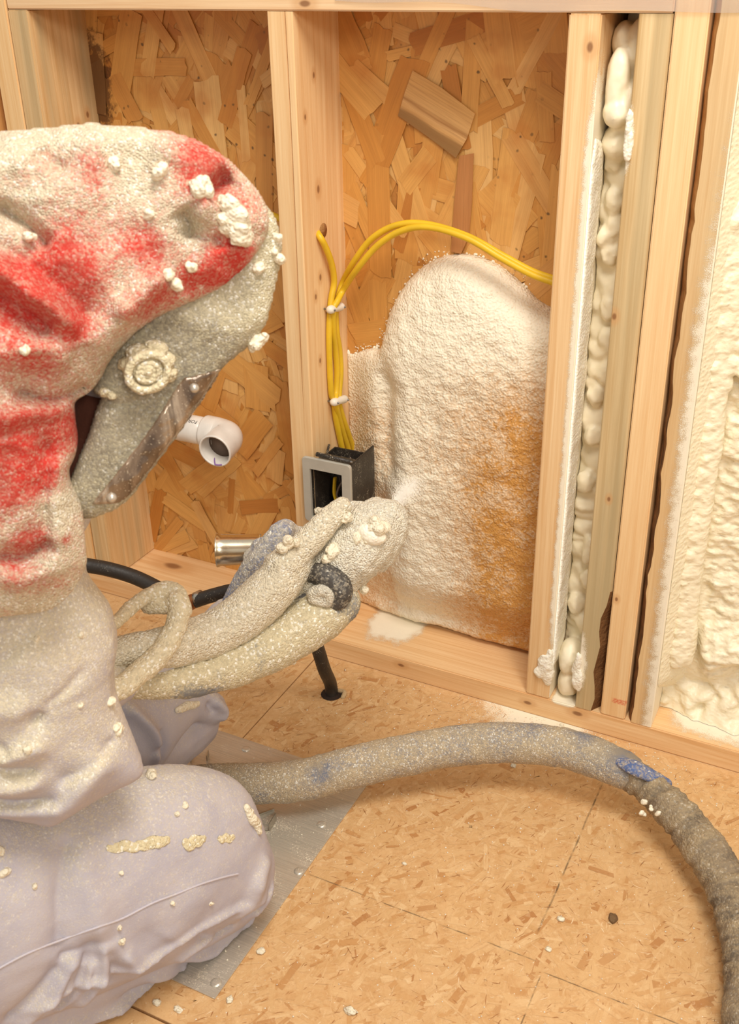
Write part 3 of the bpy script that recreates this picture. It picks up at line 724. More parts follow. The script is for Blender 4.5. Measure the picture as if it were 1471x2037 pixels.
# film on the right face of the stud by the gap, with the two blobs at its foot
BP = WallPlane(0, SW+0.0003, (0, 1, 0), (0, 0, 1), (1, 0, 0))
film = [(-0.004, 0.83)]
zs_ = np.linspace(0.84, 0.10, 22)
edge = [(0.048+0.008*mnoise.noise(Vector((3.3, 0, z*16))), z) for z in zs_]
front = [(0.0015, z) for z in zs_[::-1]]
V, Fc, uv_ = inflate([(0.01, 0.865), (0.03, 0.86)]+edge+front, BP, 0.0026, 0.35, 0.0, px=False, lim=0.012, smooth=False, mod=lambda P_, h, e: h*(1+0.4*fbm(np.c_[P_, 0*P_[:, 0]], 60, 3)))
V[:, 0] = np.maximum(V[:, 0], SW+0.0003)
o = pydata('foam_film', V, Fc, mWhite, None, True); tag(recenter(o), 'white foam film down the right face of the stud by the gap', 'foam')
def blobs(name, specs, voxel, label, m=None, cat='foam', rough=0.002, freq=140, parent=None):
    parts = [blob_geo(c_, r_, 0.28, 1.7, i*3+len(name)) for i, (c_, r_) in enumerate(specs)]
    V, Fc = join_geo(parts); me = remeshed(V, Fc, voxel, 2); a, b = mesh_np(me); set_co(me, a+b*(rough*fbm(a, freq, 3))[:, None])
    o = link(name, me, m or mWhite, None, True); recenter(o)
    if parent is not None: adopt(o, parent)
    if label: tag(o, label, cat)
    return o
blobs('foam_blob', [((0.028, -0.003, 0.103), (0.011, 0.006, 0.018)), ((0.033, 0.003, 0.085), (0.010, 0.009, 0.020)), ((0.022, -0.003, 0.088), (0.010, 0.005, 0.012)), ((0.034, 0.004, 0.118), (0.007, 0.008, 0.016))], 0.0016, 'white foam blob smeared low on the stud left of the narrow gap')
blobs('foam_blob', [((0.077, 0.000, 0.105), (0.007, 0.006, 0.022)), ((0.081, -0.003, 0.090), (0.009, 0.005, 0.018)), ((0.078, -0.001, 0.122), (0.005, 0.005, 0.02))], 0.0016, 'feathery white foam blob low on the stud right of the narrow gap')
blobs('foam_blob', [((0.079, 0.008, 0.870), (0.005, 0.010, 0.026)), ((0.082, -0.002, 0.862), (0.006, 0.004, 0.018)), ((0.080, 0.0, 0.885), (0.004, 0.006, 0.018))], 0.0016, 'white foam blob high on the greyish stud right of the narrow gap')

# old foam in the right-hand bay
RX0, RX1 = XE+0.0378, 0.5995
gx = np.arange(RX0, RX1, 0.003); gz = np.arange(SW+0.0005, 1.28, 0.003)
X, Z = np.meshgrid(gx, gz, indexing='ij'); d = X-RX0; P3 = np.stack([X.ravel(), 0*X.ravel(), Z.ravel()], 1)
n1 = fbm(P3, 14, 3, 2).reshape(X.shape); n2 = fbm(P3, 55, 2, 6).reshape(X.shape); n3 = fbm(P3*[1, 1, 1.6], 140, 2, 9).reshape(X.shape)
edge_w = 0.030+0.010*sstep(0.55, 1.0, Z)+0.016*sstep(0.3, 0.12, Z)
Y = 0.006+2.1*d
inside = sstep(0.85, 1.25, d/edge_w)
low = sstep(0.13+0.05*n1, 0.085+0.05*n1, Z-0.35*np.clip(0.16-d, -0.1, 0.2)*0)
Yi = 0.060+0.016*n1+0.010*np.abs(n2)+0.004*n3 - 0.018*np.exp(-((Z-0.16-0.02*n1)/0.03)**2)
Yi = Yi+0.030*np.exp(-((Z-0.125+0.25*(d-0.11))/0.02)**2)*sstep(0.06, 0.10, d)+0.03*np.exp(-(((Z-0.62)/0.06)**2+((d-0.13)/0.04)**2))
Y = np.minimum(Y, 0.064)*(1-inside)+Yi*inside
foot = sstep(0.12, 0.04, Z); Y = Y*(1-foot)+(0.088-0.075*sstep(0.1, 0.0, d)*1.0*sstep(0.5, 1, foot)*0+0.006*n1)*foot
Y = np.minimum(Y, (0.03+0.4*Z+0.02*n2)*1.0+1.0*(Z > 0.12)); Y = np.clip(Y, 0.003, D-0.004)
sk = 0.012*sstep(0.075, 0.04, Z)*0
V = np.stack([X.ravel(), Y.ravel(), Z.ravel()], 1); nx, nz = X.shape; A = np.arange(nx*nz).reshape(nx, nz)
q4 = np.stack([A[:-1, :-1], A[1:, :-1], A[1:, 1:], A[:-1, 1:]], -1).reshape(-1, 4)
parts = [(V, [tuple(r_) for r_ in q4])]
r = random.Random(31)
path = [(1452, 420), (1446, 500), (1440, 580), (1428, 640), (1416, 700), (1412, 760), (1404, 830), (1398, 900), (1388, 960), (1380, 1020), (1370, 1080), (1362, 1140), (1356, 1190), (1352, 1240), (1352, 1275), (1346, 1310)]
path3 = [on(x, y, 1, 0.036) for x, y in path]; Q, _ = spline(path3, [1]*len(path3), 5)
lump = []
for i, c_ in enumerate(Q):
    big = 0.0105+0.005*sstep(0.55, 0.9, c_[2])+0.004*sstep(0.2, 0.14, c_[2])
    lump.append(blob_geo(c_+np.array([r.uniform(-0.003, 0.004), r.uniform(0, 0.004), r.uniform(-0.004, 0.004)]), (big*r.uniform(0.8, 1.2), big, big*r.uniform(0.9, 1.4)), 0.25, 1.5, i, base=ICO2))
    lump.append(blob_geo(c_+np.array([0.012, 0.010, 0.002]), (0.012, 0.014, 0.02), 0.2, 1.5, i+40, base=ICO2))
    if c_[2] > 0.58:
        for q in range(2): lump.append(blob_geo(c_+np.array([r.uniform(0.012, 0.06), r.uniform(0.010, 0.02), r.uniform(-0.014, 0.014)]), (big*r.uniform(0.8, 1.4), big, big*r.uniform(0.7, 1.3)), 0.3, 1.5, i+90+q, base=ICO2))
lv, lf = join_geo(lump); lme = remeshed(lv, lf, 0.0026, 2); la, lb = mesh_np(lme); la = la+lb*(0.0012*fbm(la, 90, 2))[:, None]
parts.append((la, [tuple(f.vertices) for f in lme.polygons]))
V, Fc = join_geo(parts); V[:, 0] = np.maximum(V[:, 0], RX0); V[:, 2] = np.maximum(V[:, 2], SW+0.0004)
mOld = foam_mat('old_foam', S(247, 236, 206), None, 140, 0.0022, 0.4, (1, 1, 1.4))
tag(recenter(pydata('spray_foam', V, Fc, mOld, None, True)), 'rough cured foam filling the bay right of the window stud', 'foam')

# ================================================================== CABLES, BOX, PIPE
SX = XA+SW
def side(px, py, off=0.0): return on(px, py, 0, SX+off)
cr = 0.0048
# hole in the side of the stud: a dark recess ring of torn wood
hc = side(643, 459); hole = tube('drill_hole', [hc+np.array([-0.004, 0, 0]), hc+np.array([0.0006, 0, 0])], 0.011, plain('drilled_wood', S(176, 126, 72), 0.9, 0, (300, 4, 0.003)), wall, 14, 2, False)
hole['label'] = 'ragged drill hole in the middle stud'
def cable(name, pts, label, flat=1.0, m=None, rad=cr):
    o = tube(name, pts, rad, m or M_['cable'], None, 12, 8, True, flat); tag(recenter(o), label, 'cable', None); return o
xs = SX+0.0055
def cs(px, py, off=0.0055): return side(px, py, off)
cable('electrical_cable', [on(470, 412, 1, 0.075), on(520, 419, 1, 0.070), np.array([XA-0.004, 0.060, 0.712]), hc+np.array([-0.02, 0.004, 0.003]), side(636, 470, 0.004), cs(648, 492, 0.009), cs(660, 525, 0.010), cs(665, 560, 0.008), cs(660, 590, 0.006), cs(657, 616), cs(655, 660), cs(656, 720), cs(659, 780), cs(664, 797), cs(668, 830), cs(676, 870), cs(682, 897), cs(685, 915)], 'yellow cable coming out of the drill hole into the box')
yb = 0.070
def bay(px, py, y): return on(px, py, 1, y)
cable('electrical_cable', [bay(1110, 557, 0.062), bay(1060, 540, 0.066), bay(1000, 508, 0.070), bay(930, 470, 0.072), bay(850, 446, 0.074), bay(790, 448, 0.076), bay(740, 475, 0.078), bay(705, 520, 0.080), cs(683, 560, 0.012), cs(672, 595, 0.008), cs(668, 616), cs(670, 660), cs(676, 700), cs(678, 740), cs(675, 780), cs(674, 798), cs(682, 830), cs(694, 865), cs(702, 890), cs(706, 912)], 'upper yellow cable arching across the bay over the foam')
cable('electrical_cable', [bay(1110, 565, 0.058), bay(1060, 547, 0.060), bay(1000, 515, 0.063), bay(930, 474, 0.065), bay(855, 452, 0.067), bay(800, 459, 0.069), bay(752, 488, 0.070), bay(712, 534, 0.071), cs(684, 575, 0.016), cs(671, 600, 0.014), cs(664, 616, 0.012), cs(664, 660, 0.008), cs(668, 700), cs(671, 740), cs(669, 780), cs(668, 799, 0.010), cs(674, 830, 0.008), cs(684, 865), cs(692, 890), cs(696, 914)], 'lower yellow cable arching across the bay just under its twin')
def staple(px, py, label):
    a = side(px-9, py+3, 0.011); b = side(px+11, py-3, 0.011); d = b-a
    root = empty('cable_staple', a+(b-a)*0.5-np.array([0.011, 0, 0])); tag(root, label, 'staple', 'plastic cable staples')
    V, Fc, _ = tube_geo([a, a+d*0.5, b], [0.0068, 0.0064, 0.0068], 14, 6, True, 0.95)
    adopt(recenter(pydata('strap', V, Fc, M_['staple'], None, True)), root)
    for q in (a, b):
        o = tube('nail', [q+np.array([-0.012, 0, 0]), q+np.array([0.0072, 0, 0])], 0.0017, M_['nail'], None, 8, 2); adopt(recenter(o), root)
    return root
staple(667, 613, 'upper white cable staple on the middle stud')
staple(674, 797, 'lower white cable staple just above the electrical box')
# ---- electrical box: hangs on the side of the stud, its face 14 mm proud of it
FB = WallPlane(1, -0.014, (1, 0, 0), (0, 0, 1), (0, -1, 0))
c0 = FB.uv(600, 905); c1 = FB.uv(697, 930); c2 = FB.uv(609, 1035)
bx0, bz1 = c0; bx1 = c1[0]; bz0 = c2[1]; bz1 = (c0[1]+c1[1])/2
eb = empty('electrical_box', (SX, 0, bz0)); tag(eb, 'black electrical box with a grey face ring on the middle stud', 'electrical box')
def ring_plate(name, x0, x1, z0, z1, hx0, hx1, hz0, hz1, y0, y1, m, rad=0.006, parent=None):
    def rr(x0, x1, z0, z1, rd):
        out = []
        for cx, cz, a0 in ((x1-rd, z1-rd, 0), (x0+rd, z1-rd, 90), (x0+rd, z0+rd, 180), (x1-rd, z0+rd, 270)):
            for k in range(5):
                a = math.radians(a0+90*k/4); out.append((cx+rd*math.cos(a), cz+rd*math.sin(a)))
        return out
    A = rr(x0, x1, z0, z1, rad); B = rr(hx0, hx1, hz0, hz1, 0.0012); n = len(A); V = []; Fc = []
    e = 0.0008
    A2 = rr(x0+e, x1-e, z0+e, z1-e, rad)
    for y, ring in ((y0, A2), (y0+e, A), (y1, A), (y1, B), (y0, B)): V += [(x, y, z) for x, z in ring]
    for k in range(5):
        kk = (k+1) % 5
        for i in range(n):
            j = (i+1) % n; Fc.append((k*n+i, kk*n+i, kk*n+j, k*n+j))
    return pydata(name, V, Fc, m, parent, False)
wx = bx1-bx0; wz = bz1-bz0
hx0, hx1, hz0, hz1 = bx0+wx*0.155, bx1-wx*0.18, bz0+wz*0.075, bz1-wz*0.165
o = ring_plate('face_ring', bx0, bx1, bz0, bz1, hx0, hx1, hz0, hz1, -0.014, -0.009, M_['boxgrey']); adopt(recenter(o), eb); o['label'] = 'grey rectangular face ring'
# the shell: a hollow tray behind the ring, and the deep part beside the stud
sx0, sx1, sz0, sz1 = hx0-0.003, bx1-0.001, hz0-0.004, hz1+0.006
dx = max(SX+0.0005, sx0)
V = [(hx0, -0.010, hz0), (hx1, -0.010, hz0), (hx1, -0.010, hz1), (hx0, -0.010, hz1)]
depth = 0.070
def slab(name, lo, hi, bev=0.0006): return adopt(recenter(box(name, lo, hi, M_['boxblack'], None, bev)), eb)
slab('side_wall', (bx1-0.004, -0.0088, sz0), (bx1-0.001, depth, sz1+0.012))
slab('top_wall', (SX+0.0006, -0.0088, sz1-0.003), (bx1-0.0042, 0.035, sz1))
slab('bottom_wall', (SX+0.0006, -0.0088, sz0), (bx1-0.0042, depth, sz0+0.003))
slab('inner_wall', (SX+0.0006, -0.0006, sz0+0.003), (SX+0.003, depth, sz1-0.003))
slab('back_wall', (SX+0.0032, depth-0.003, sz0+0.003), (bx1-0.0042, depth, sz1-0.003))
slab('left_lip', (hx0-0.004, -0.0088, sz0), (SX+0.0004, -0.0005, sz1))
slab('inner_lip', (hx1, -0.0088, hz0), (hx1+0.002, 0.02, hz1))
slab('lip_top', (SX+0.0006, -0.0088, hz1), (hx1+0.002, 0.012, hz1+0.002))
o = tube('nail_tube', [FB.o+np.array([bx0+wx*0.28, 0.006, bz1+0.006]), FB.o+np.array([bx1-0.002, 0.006, bz1+0.004])], 0.0036, M_['boxblack'], None, 12, 2, False); adopt(recenter(o), eb)
o = tube('nail', [FB.o+np.array([bx0+wx*0.30, 0.006, bz1+0.006]), FB.o+np.array([bx1+0.001, 0.006, bz1+0.004])], 0.0018, M_['nail'], None, 10, 2, False); adopt(recenter(o), eb)
o = tube('wire_clamp', [np.array([SX+0.004, 0.045, sz1+0.010]), np.array([SX+0.010, 0.028, sz1+0.004]), np.array([SX+0.02, 0.024, sz1+0.002])], 0.002, M_['boxblack'], None, 8, 4); adopt(recenter(o), eb)
mid = np.array([(hx0+hx1)/2, 0.02, (hz0+hz1)/2])
wirem = [plain('black_wire', S(70, 62, 62), 0.4), plain('white_wire', S(140, 126, 116), 0.4), plain('bare_wire', S(150, 86, 56), 0.35, 0.8)]
for k, (offs, mw) in enumerate(((((-0.006, 0.03, 0.04), (-0.002, 0.012, 0.02), (0.008, 0.006, -0.005), (0.0, 0.010, -0.022), (-0.010, 0.02, -0.01)), 0), (((0.010, 0.03, 0.04), (0.013, 0.014, 0.02), (0.002, 0.005, 0.000), (-0.004, 0.008, -0.020), (0.006, 0.016, -0.026)), 1), (((0.016, 0.03, 0.036), (0.014, 0.010, 0.015), (0.008, 0.006, -0.014), (0.002, 0.012, -0.034)), 2), (((0.006, 0.03, 0.036), (0.018, 0.012, 0.02), (0.016, 0.006, -0.012), (0.005, 0.012, -0.03)), 0))):
    o = tube('wire', [mid+np.array(q) for q in offs], 0.0017, wirem[mw], None, 8, 8); adopt(recenter(o), eb)
o = tube('cable_end', [mid+np.array((-0.008, 0.010, 0.012)), mid+np.array((-0.008, 0.006, -0.012)), mid+np.array((-0.006, 0.008, -0.026))], 0.0048, M_['cable'], None, 10, 4, False, 0.5); adopt(recenter(o), eb); o['label'] = 'yellow cut cable jacket inside'

# ---- white drain pipe with an elbow, mouth toward the room
pr = 0.0242
py_ = 0.066
ax0 = on(330, 842, 1, py_); ax1 = on(452, 866, 1, py_); zpipe = 0.346
ex = on(451, 868, 1, py_)[0]
pp = empty('drain_pipe', (ex-0.1, py_, zpipe)); tag(pp, 'white plastic drain pipe with an elbow in the left bay', 'pipe')
o = tube('pipe', [(-0.842, py_, zpipe), (-0.75, py_, zpipe), (ex-0.030, py_, zpipe)], pr, M_['pvc'], None, 32, 3, False); adopt(recenter(o), pp)
R1 = pr+0.0045
# elbow: collar, bend, open socket pointing to the room and slightly down
def hollow(name, P, Ro, Ri, m, seg=32, per=6):
    Vo, Fo, _ = tube_geo(P, [Ro]*len(P) if not hasattr(Ro, '__len__') else Ro, seg, per, False)
    Vi, Fi, _ = tube_geo(P, [Ri]*len(P) if not hasattr(Ri, '__len__') else Ri, seg, per, False)
    Fo = Fo[:-2]; Fi = [f[::-1] for f in Fi[:-2]]; n = len(Vo)
    last = n-seg
    Fc = Fo+[tuple(i+n for i in f) for f in Fi]
    Fc += [(last+k, last+(k+1) % seg, n+last+(k+1) % seg, n+last+k) for k in range(seg)]
    Fc += [((k+1) % seg, k, n+k, n+(k+1) % seg) for k in range(seg)]
    return pydata(name, np.concatenate([Vo, Vi]), Fc, m, None, True)
cA = np.array([ex-0.041, py_, zpipe]); cB = np.array([ex-0.012, py_, zpipe]); cM = np.array([ex+0.0035, py_-0.006, zpipe-0.001])
dn = np.array([0.10, -0.985, -0.10]); dn /= np.linalg.norm(dn)
cC = np.array([ex+0.006, py_-0.024, zpipe-0.004]); cD = cC+dn*0.026
o = hollow('elbow', [cA, cA+(cB-cA)*0.6, cB, cM, cC, cD], [R1, R1, R1-0.001, R1-0.0005, R1, R1+0.0005], [pr-0.003, pr-0.003, pr-0.004, pr-0.004, pr-0.001, pr+0.0022], M_['pvc']); adopt(recenter(o), pp)
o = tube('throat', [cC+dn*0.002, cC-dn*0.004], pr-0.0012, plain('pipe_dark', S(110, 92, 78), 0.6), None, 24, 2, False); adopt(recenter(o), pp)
px_ = np.cross(dn, [0, 0, 1.0]); px_ /= np.linalg.norm(px_); pu = np.cross(px_, dn)
if pu[2] < 0: pu = -pu; px_ = -px_
def inside_pt(a, k): return cD-dn*k+(pr+0.0012)*(math.cos(a)*px_+math.sin(a)*pu)
o = tube('primer_streak', [inside_pt(-1.45, 0.0), inside_pt(-1.2, 0.010), inside_pt(-1.05, 0.018)], 0.0012, M_['purple'], None, 8, 4); adopt(recenter(o), pp); o['label'] = 'purple primer streak'
o = tube('primer_streak', [inside_pt(-1.95, -0.0008), inside_pt(-1.75, -0.0008), inside_pt(-1.5, -0.0006)], 0.0013, M_['purple'], None, 8, 4); adopt(recenter(o), pp)
# printed letters, upside down as in the picture
tc = bpy.data.curves.new('letters', 'FONT'); tc.body = 'FOR'; tc.size = 0.0088; tc.align_x = 'CENTER'; tc.space_character = 1.1
to = bpy.data.objects.new('tmp_text', tc); C.objects.link(to)
dg = bpy.context.evaluated_depsgraph_get(); dg.update(); tm = bpy.data.meshes.new_from_object(to.evaluated_get(dg)); bpy.data.objects.remove(to)
a, _ = mesh_np(tm); tx = on(382, 820, 1, py_-pr*0.5)[0]
ang0 = math.radians(66)
th = ang0-a[:, 1]/pr; W = np.stack([tx-a[:, 0], py_-np.cos(th)*(pr+0.0004), zpipe+np.sin(th)*(pr+0.0004)], 1)
set_co(tm, W); o = link('print', tm, M_['print'], None); adopt(recenter(o), pp); o['label'] = 'upside down black letters FOR'

# ================================================================== HOSES ON THE FLOOR AND BEHIND
def hz(px, py, z): return on(px, py, 2, z)
hole_f = hz(660, 1381, 0.0)
pb = [hole_f+np.array([0, 0, -0.010]), hole_f+np.array([-0.001, 0.0, 0.02]), dep(645, 1330, 1.66), dep(628, 1278, 1.62), dep(600, 1220, 1.58), dep(545, 1180, 1.55), dep(480, 1173, 1.55), dep(425, 1184, 1.56), dep(385, 1197, 1.58)]
bh = tube('water_line', pb, 0.0105, M_['rubber'], None, 16, 8); recenter(bh)
tag(bh, 'black supply hose rising from the floor hole to a copper fitting', 'hose')
f0 = dep(398, 1190, 1.575); f1 = dep(378, 1199, 1.58); f2 = dep(366, 1206, 1.585)
o = tube('crimp_ring', [f0+(f0-f1)*0.25, f0-(f0-f1)*0.35], 0.0118, M_['steel'], None, 18, 2, False); adopt(recenter(o), bh)
o = tube('fitting', [f0-(f0-f1)*0.30, f1, f2], [0.0105, 0.0118, 0.0118], M_['copper'], None, 18, 3, True); adopt(recenter(o), bh); o['label'] = 'copper coloured hose fitting'
pb2 = [dep(60, 1090, 1.60), dep(120, 1112, 1.63), dep(165, 1123, 1.64), dep(215, 1132, 1.64), dep(265, 1147, 1.64), dep(310, 1168, 1.63), dep(345, 1190, 1.61), dep(364, 1205, 1.59)]
o = tube('supply_hose_end', pb2, 0.0115, M_['rubber'], None, 16, 8); adopt(recenter(o), bh); o.name = 'hose_run'
o = tube('floor_hole', [hole_f+np.array([0, 0, -0.002]), hole_f+np.array([0, 0, 0.0007])], 0.0175, plain('hole_dark', S(46, 30, 18), 0.9), fl, 18, 2, False)
V = []
o = tube('wood_burr', [hole_f+np.array([0.008, 0.012, 0.001]), hole_f+np.array([0.019, 0.010, 0.003]), hole_f+np.array([0.021, 0.0, 0.001])], 0.004, plain('burr', S(206, 178, 134), 0.8, 0, (400, 3, 0.002)), fl, 8, 4)

# ---- main spray hose on the floor
cen = [(330, 1570, .050), (420, 1560, .050), (510, 1558, .052), (600, 1551, .056), (700, 1527, .062), (800, 1503, .070), (900, 1485, .078), (1000, 1477, .083), (1100, 1484, .085), (1180, 1505, .083), (1245, 1533, .079)]
HP = [hz(x, y, z) for x, y, z in cen]
HR = [.028, .0285, .029, .0285, .0288, .0285, .0285, .028, .0275, .0275, .026]
V, Fc, U = tube_geo(HP, HR, 40, 16, True)
q = V.copy(); nrm = fbm(q, 28, 3, 3)*0.0016+fbm(q, 95, 2, 4)*0.0011+fbm(q, 420, 2, 4)*0.0008
ctr = np.repeat(V.reshape(-1, 40, 3).mean(1), 40, 0); dv = V-ctr; dv /= np.maximum(np.linalg.norm(dv, axis=1), 1e-5)[:, None]
V = V+dv*nrm[:, None]
mHose = crust('hose_sleeve', S(104, 112, 130), S(206, 186, 152), None, 620, 0.0015, S(140, 130, 116), 0.9, spread=0.5)
hose = pydata('spray_hose', V, Fc, mHose, None, True)
hd = 0.62+0.10*fbm(q, 12, 3, 1)
for (x, y, z, rad, amt) in ((640, 1535, .09, .02, .5), (1165, 1462, .11, .022, .3), (1240, 1500, .105, .020, .4), (1060, 1445, .11, .016, .22), (1275, 1530, .09, .025, .5)):
    hd -= amt*np.exp(-(np.linalg.norm(q-hz(x, y, z), axis=1)/rad)**2)
set_attr(hose.data, 'dust', hd); recenter(hose)
tag(hose, 'thick dusty sleeved spray hose arching across the floor', 'hose')
# taped end that curves toward the lower right
cen2 = [(1215, 1520, .080), (1270, 1550, .076), (1310, 1582, .072), (1350, 1622, .067), (1395, 1678, .060), (1435, 1740, .053), (1462, 1800, .047), (1480, 1870, .040), (1490, 1950, .034), (1490, 2040, .030)]
V, Fc, U = tube_geo([hz(x, y, z) for x, y, z in cen2], [.0225, .0225, .0235, .0255, .027, .0275, .0275, .0275, .0275, .0275], 40, 22, True)
ctr = np.repeat(V.reshape(-1, 40, 3).mean(1), 40, 0); dv = V-ctr; dv /= np.maximum(np.linalg.norm(dv, axis=1), 1e-5)[:, None]
wr = 1.8*fbm(np.c_[U[:, 0]*130+0.9*np.sin(U[:, 1]), 0.9*np.cos(U[:, 1]), 0.9*np.sin(U[:, 1])], 1.0, 3, 7)
V = V+dv*(0.0022*wr+0.0018*fbm(V, 60, 3, 2)+0.001*fbm(V, 200, 2, 5))[:, None]
mTape = crust('hose_tape', S(92, 82, 70), S(172, 152, 120), None, 420, 0.0016, S(126, 112, 94), 0.85, spread=0.6, white=0.25)
o = pydata('taped_end', V, Fc, mTape, None, True); set_attr(o.data, 'dust', 0.56+0.22*wr+0.2*fbm(V, 40, 2, 8)); adopt(recenter(o), hose); o['label'] = 'grey wrinkled taped end'
# torn fold of blue sleeve and crumbs where the sleeve stops
mBlue = crust('blue_sleeve', S(84, 104, 150), S(190, 176, 156), 0.42, 420, 0.0016)
fold = [hz(1225, 1510, .098), hz(1262, 1527, .102), hz(1296, 1543, .096), hz(1330, 1556, .082)]
o = tube('torn_flap', fold, [.008, .013, .011, .006], mBlue, None, 16, 8, True, 0.6); adopt(recenter(o), hose); o['label'] = 'blue torn fold of sleeve'
o = tube('torn_flap', [hz(1200, 1548, .07), hz(1232, 1552, .075), hz(1262, 1545, .085)], [.004, .0065, .004], crust('cream_flap', S(190, 176, 150), S(226, 204, 166), 0.7, 420), None, 12, 8, True, 0.6); adopt(recenter(o), hose)
r = random.Random(77)
for k in range(14):
    c_ = hz(1290+r.uniform(-14, 26), 1580+r.uniform(-26, 40), .088-r.uniform(0, .012))
    V, Fc = blob_geo((0, 0, 0), (r.uniform(.002, .006), r.uniform(.002, .004), r.uniform(.002, .004)), 0.4, 1.8, k, base=ICO2)
    o = pydata('foam_crumb', V, Fc, M_['chip'], None, True); o.location = c_; o.rotation_euler = (r.uniform(0, 3), r.uniform(0, 3), 0); adopt(o, hose)

# ---- galvanised sheet on the floor
sx1_, sy0_, sx0_, sy1_ = -0.150, -0.648, -0.62, -0.246
ms = N('galvanised_sheet'); p = ms.pos()
g = ms.noise(ms.mapping(p, (8, 600, 1), (0, 0, 0.05)), 1, 3, 0.6)
sp = ms.rng(ms.math('ADD', ms.noise(p, 600, 2, 0.7), ms.math('MULTIPLY', ms.noise(p, 30, 3), 0.5)), 0.86, 0.98, 0, 1)
mSheet = ms.fin(ms.mix(sp, ms.ramp(g, [(0.3, S(196, 190, 176)), (0.7, S(222, 214, 198))]), S(226, 212, 186)), ms.rng(sp, 0, 1, 0.3, 0.7), ms.bump(g, 0.0004), Metallic=ms.rng(sp, 0, 1, 0.55, 0.0))
sheet = box('metal_sheet', (sx0_, sy0_, 0.0009), (sx1_, sy1_, 0.0021), mSheet, None, 0.0002, 1); recenter(sheet)
tag(sheet, 'flat galvanised metal sheet on the floor under the kneeling worker', 'sheet')
for px, py in ((430, 1955), (595, 1733), (490, 1490), (640, 1640)):
    c_ = hz(px, py, 0.0022); V, Fc = blob_geo(c_, (.007, .007, .0016), 0.02, 1, 1, base=ICO2); o = pydata('dimple', V, Fc, mSheet, None, True); adopt(recenter(o), sheet)
def tab(pa, pb_, h, lean):
    a = hz(*pa, 0.0021); b = hz(*pb_, 0.0021); n_ = np.array([0, 0, h])+np.array(lean)
    t = np.cross(b-a, n_); t /= np.linalg.norm(t); t *= 0.0006
    V = [a-t, b-t, b+n_-t, a+n_-t, a+t, b+t, b+n_+t, a+n_+t]
    o = pydata('bent_tab', V, [(0, 1, 2, 3), (7, 6, 5, 4), (0, 4, 5, 1), (1, 5, 6, 2), (2, 6, 7, 3), (3, 7, 4, 0)], M_['steel']); adopt(recenter(o), sheet)
tab((316, 1528), (357, 1520), 0.020, (0.0, 0.0, 0)); tab((380, 1518), (384, 1500), 0.012, (0, 0, 0)); tab((412, 1514), (416, 1502), 0.010, (0, 0, 0))
tab((512, 1625), (546, 1612), 0.004, (0, 0, 0)); tab((536, 1655), (550, 1632), 0.014, (0, 0, 0)); tab((500, 1657), (537, 1655), 0.003, (0, 0, 0))

# ================================================================== THE WORKER
# ---- coverall body: one continuous surface
tor = [(-330, 1010), (-100, 1000), (60, 1030), (130, 1090), (158, 1118), (178, 1160), (205, 1192), (224, 1228), (232, 1290), (226, 1340), (228, 1385), (252, 1445), (276, 1500), (284, 1540), (240, 1560), (165, 1592), (95, 1622), (40, 1616), (-60, 1600), (-330, 1620)]
PT = Plane((-200, 1100, .98), (250, 1200, 1.02), (100, 1600, 1.06))
PL = Plane((-200, 1700, 1.04), (500, 1600, 1.28), (300, 1900, 1.24))
tor_f = [([(0, 1452), (45, 1468), (100, 1472)], -.007, .012), ([(20, 1440), (80, 1425), (120, 1412)], .006, .012), ([(0, 1395), (50, 1428)], -.007, .008), ([(0, 1530), (70, 1541), (130, 1536)], -.008, .007), ([(10, 1552), (80, 1560), (140, 1545)], .006, .012), ([(95, 1622), (150, 1560), (190, 1500), (230, 1465)], .010, .018), ([(130, 1500), (190, 1478), (235, 1440)], -.006, .014), ([(110, 1345), (150, 1320), (180, 1290)], -.004, .008), ([(105, 1352), (90, 1380)], -.008, .008), ([(-40, 1480), (40, 1500), (110, 1490)], .006, .012), ([(-60, 1360), (20, 1340), (90, 1348)], .005, .016), ([(60, 1235), (120, 1290), (140, 1350)], .004, .03)]
thi = [(-330, 1560), (-60, 1570), (60, 1590), (160, 1562), (285, 1530), (335, 1523), (395, 1526), (445, 1538), (482, 1562), (504, 1600), (520, 1650), (537, 1690), (537, 1725), (524, 1765), (505, 1800), (470, 1830), (390, 1872), (300, 1905), (200, 1945), (80, 1995), (0, 2030), (-120, 2090), (-330, 2180)]
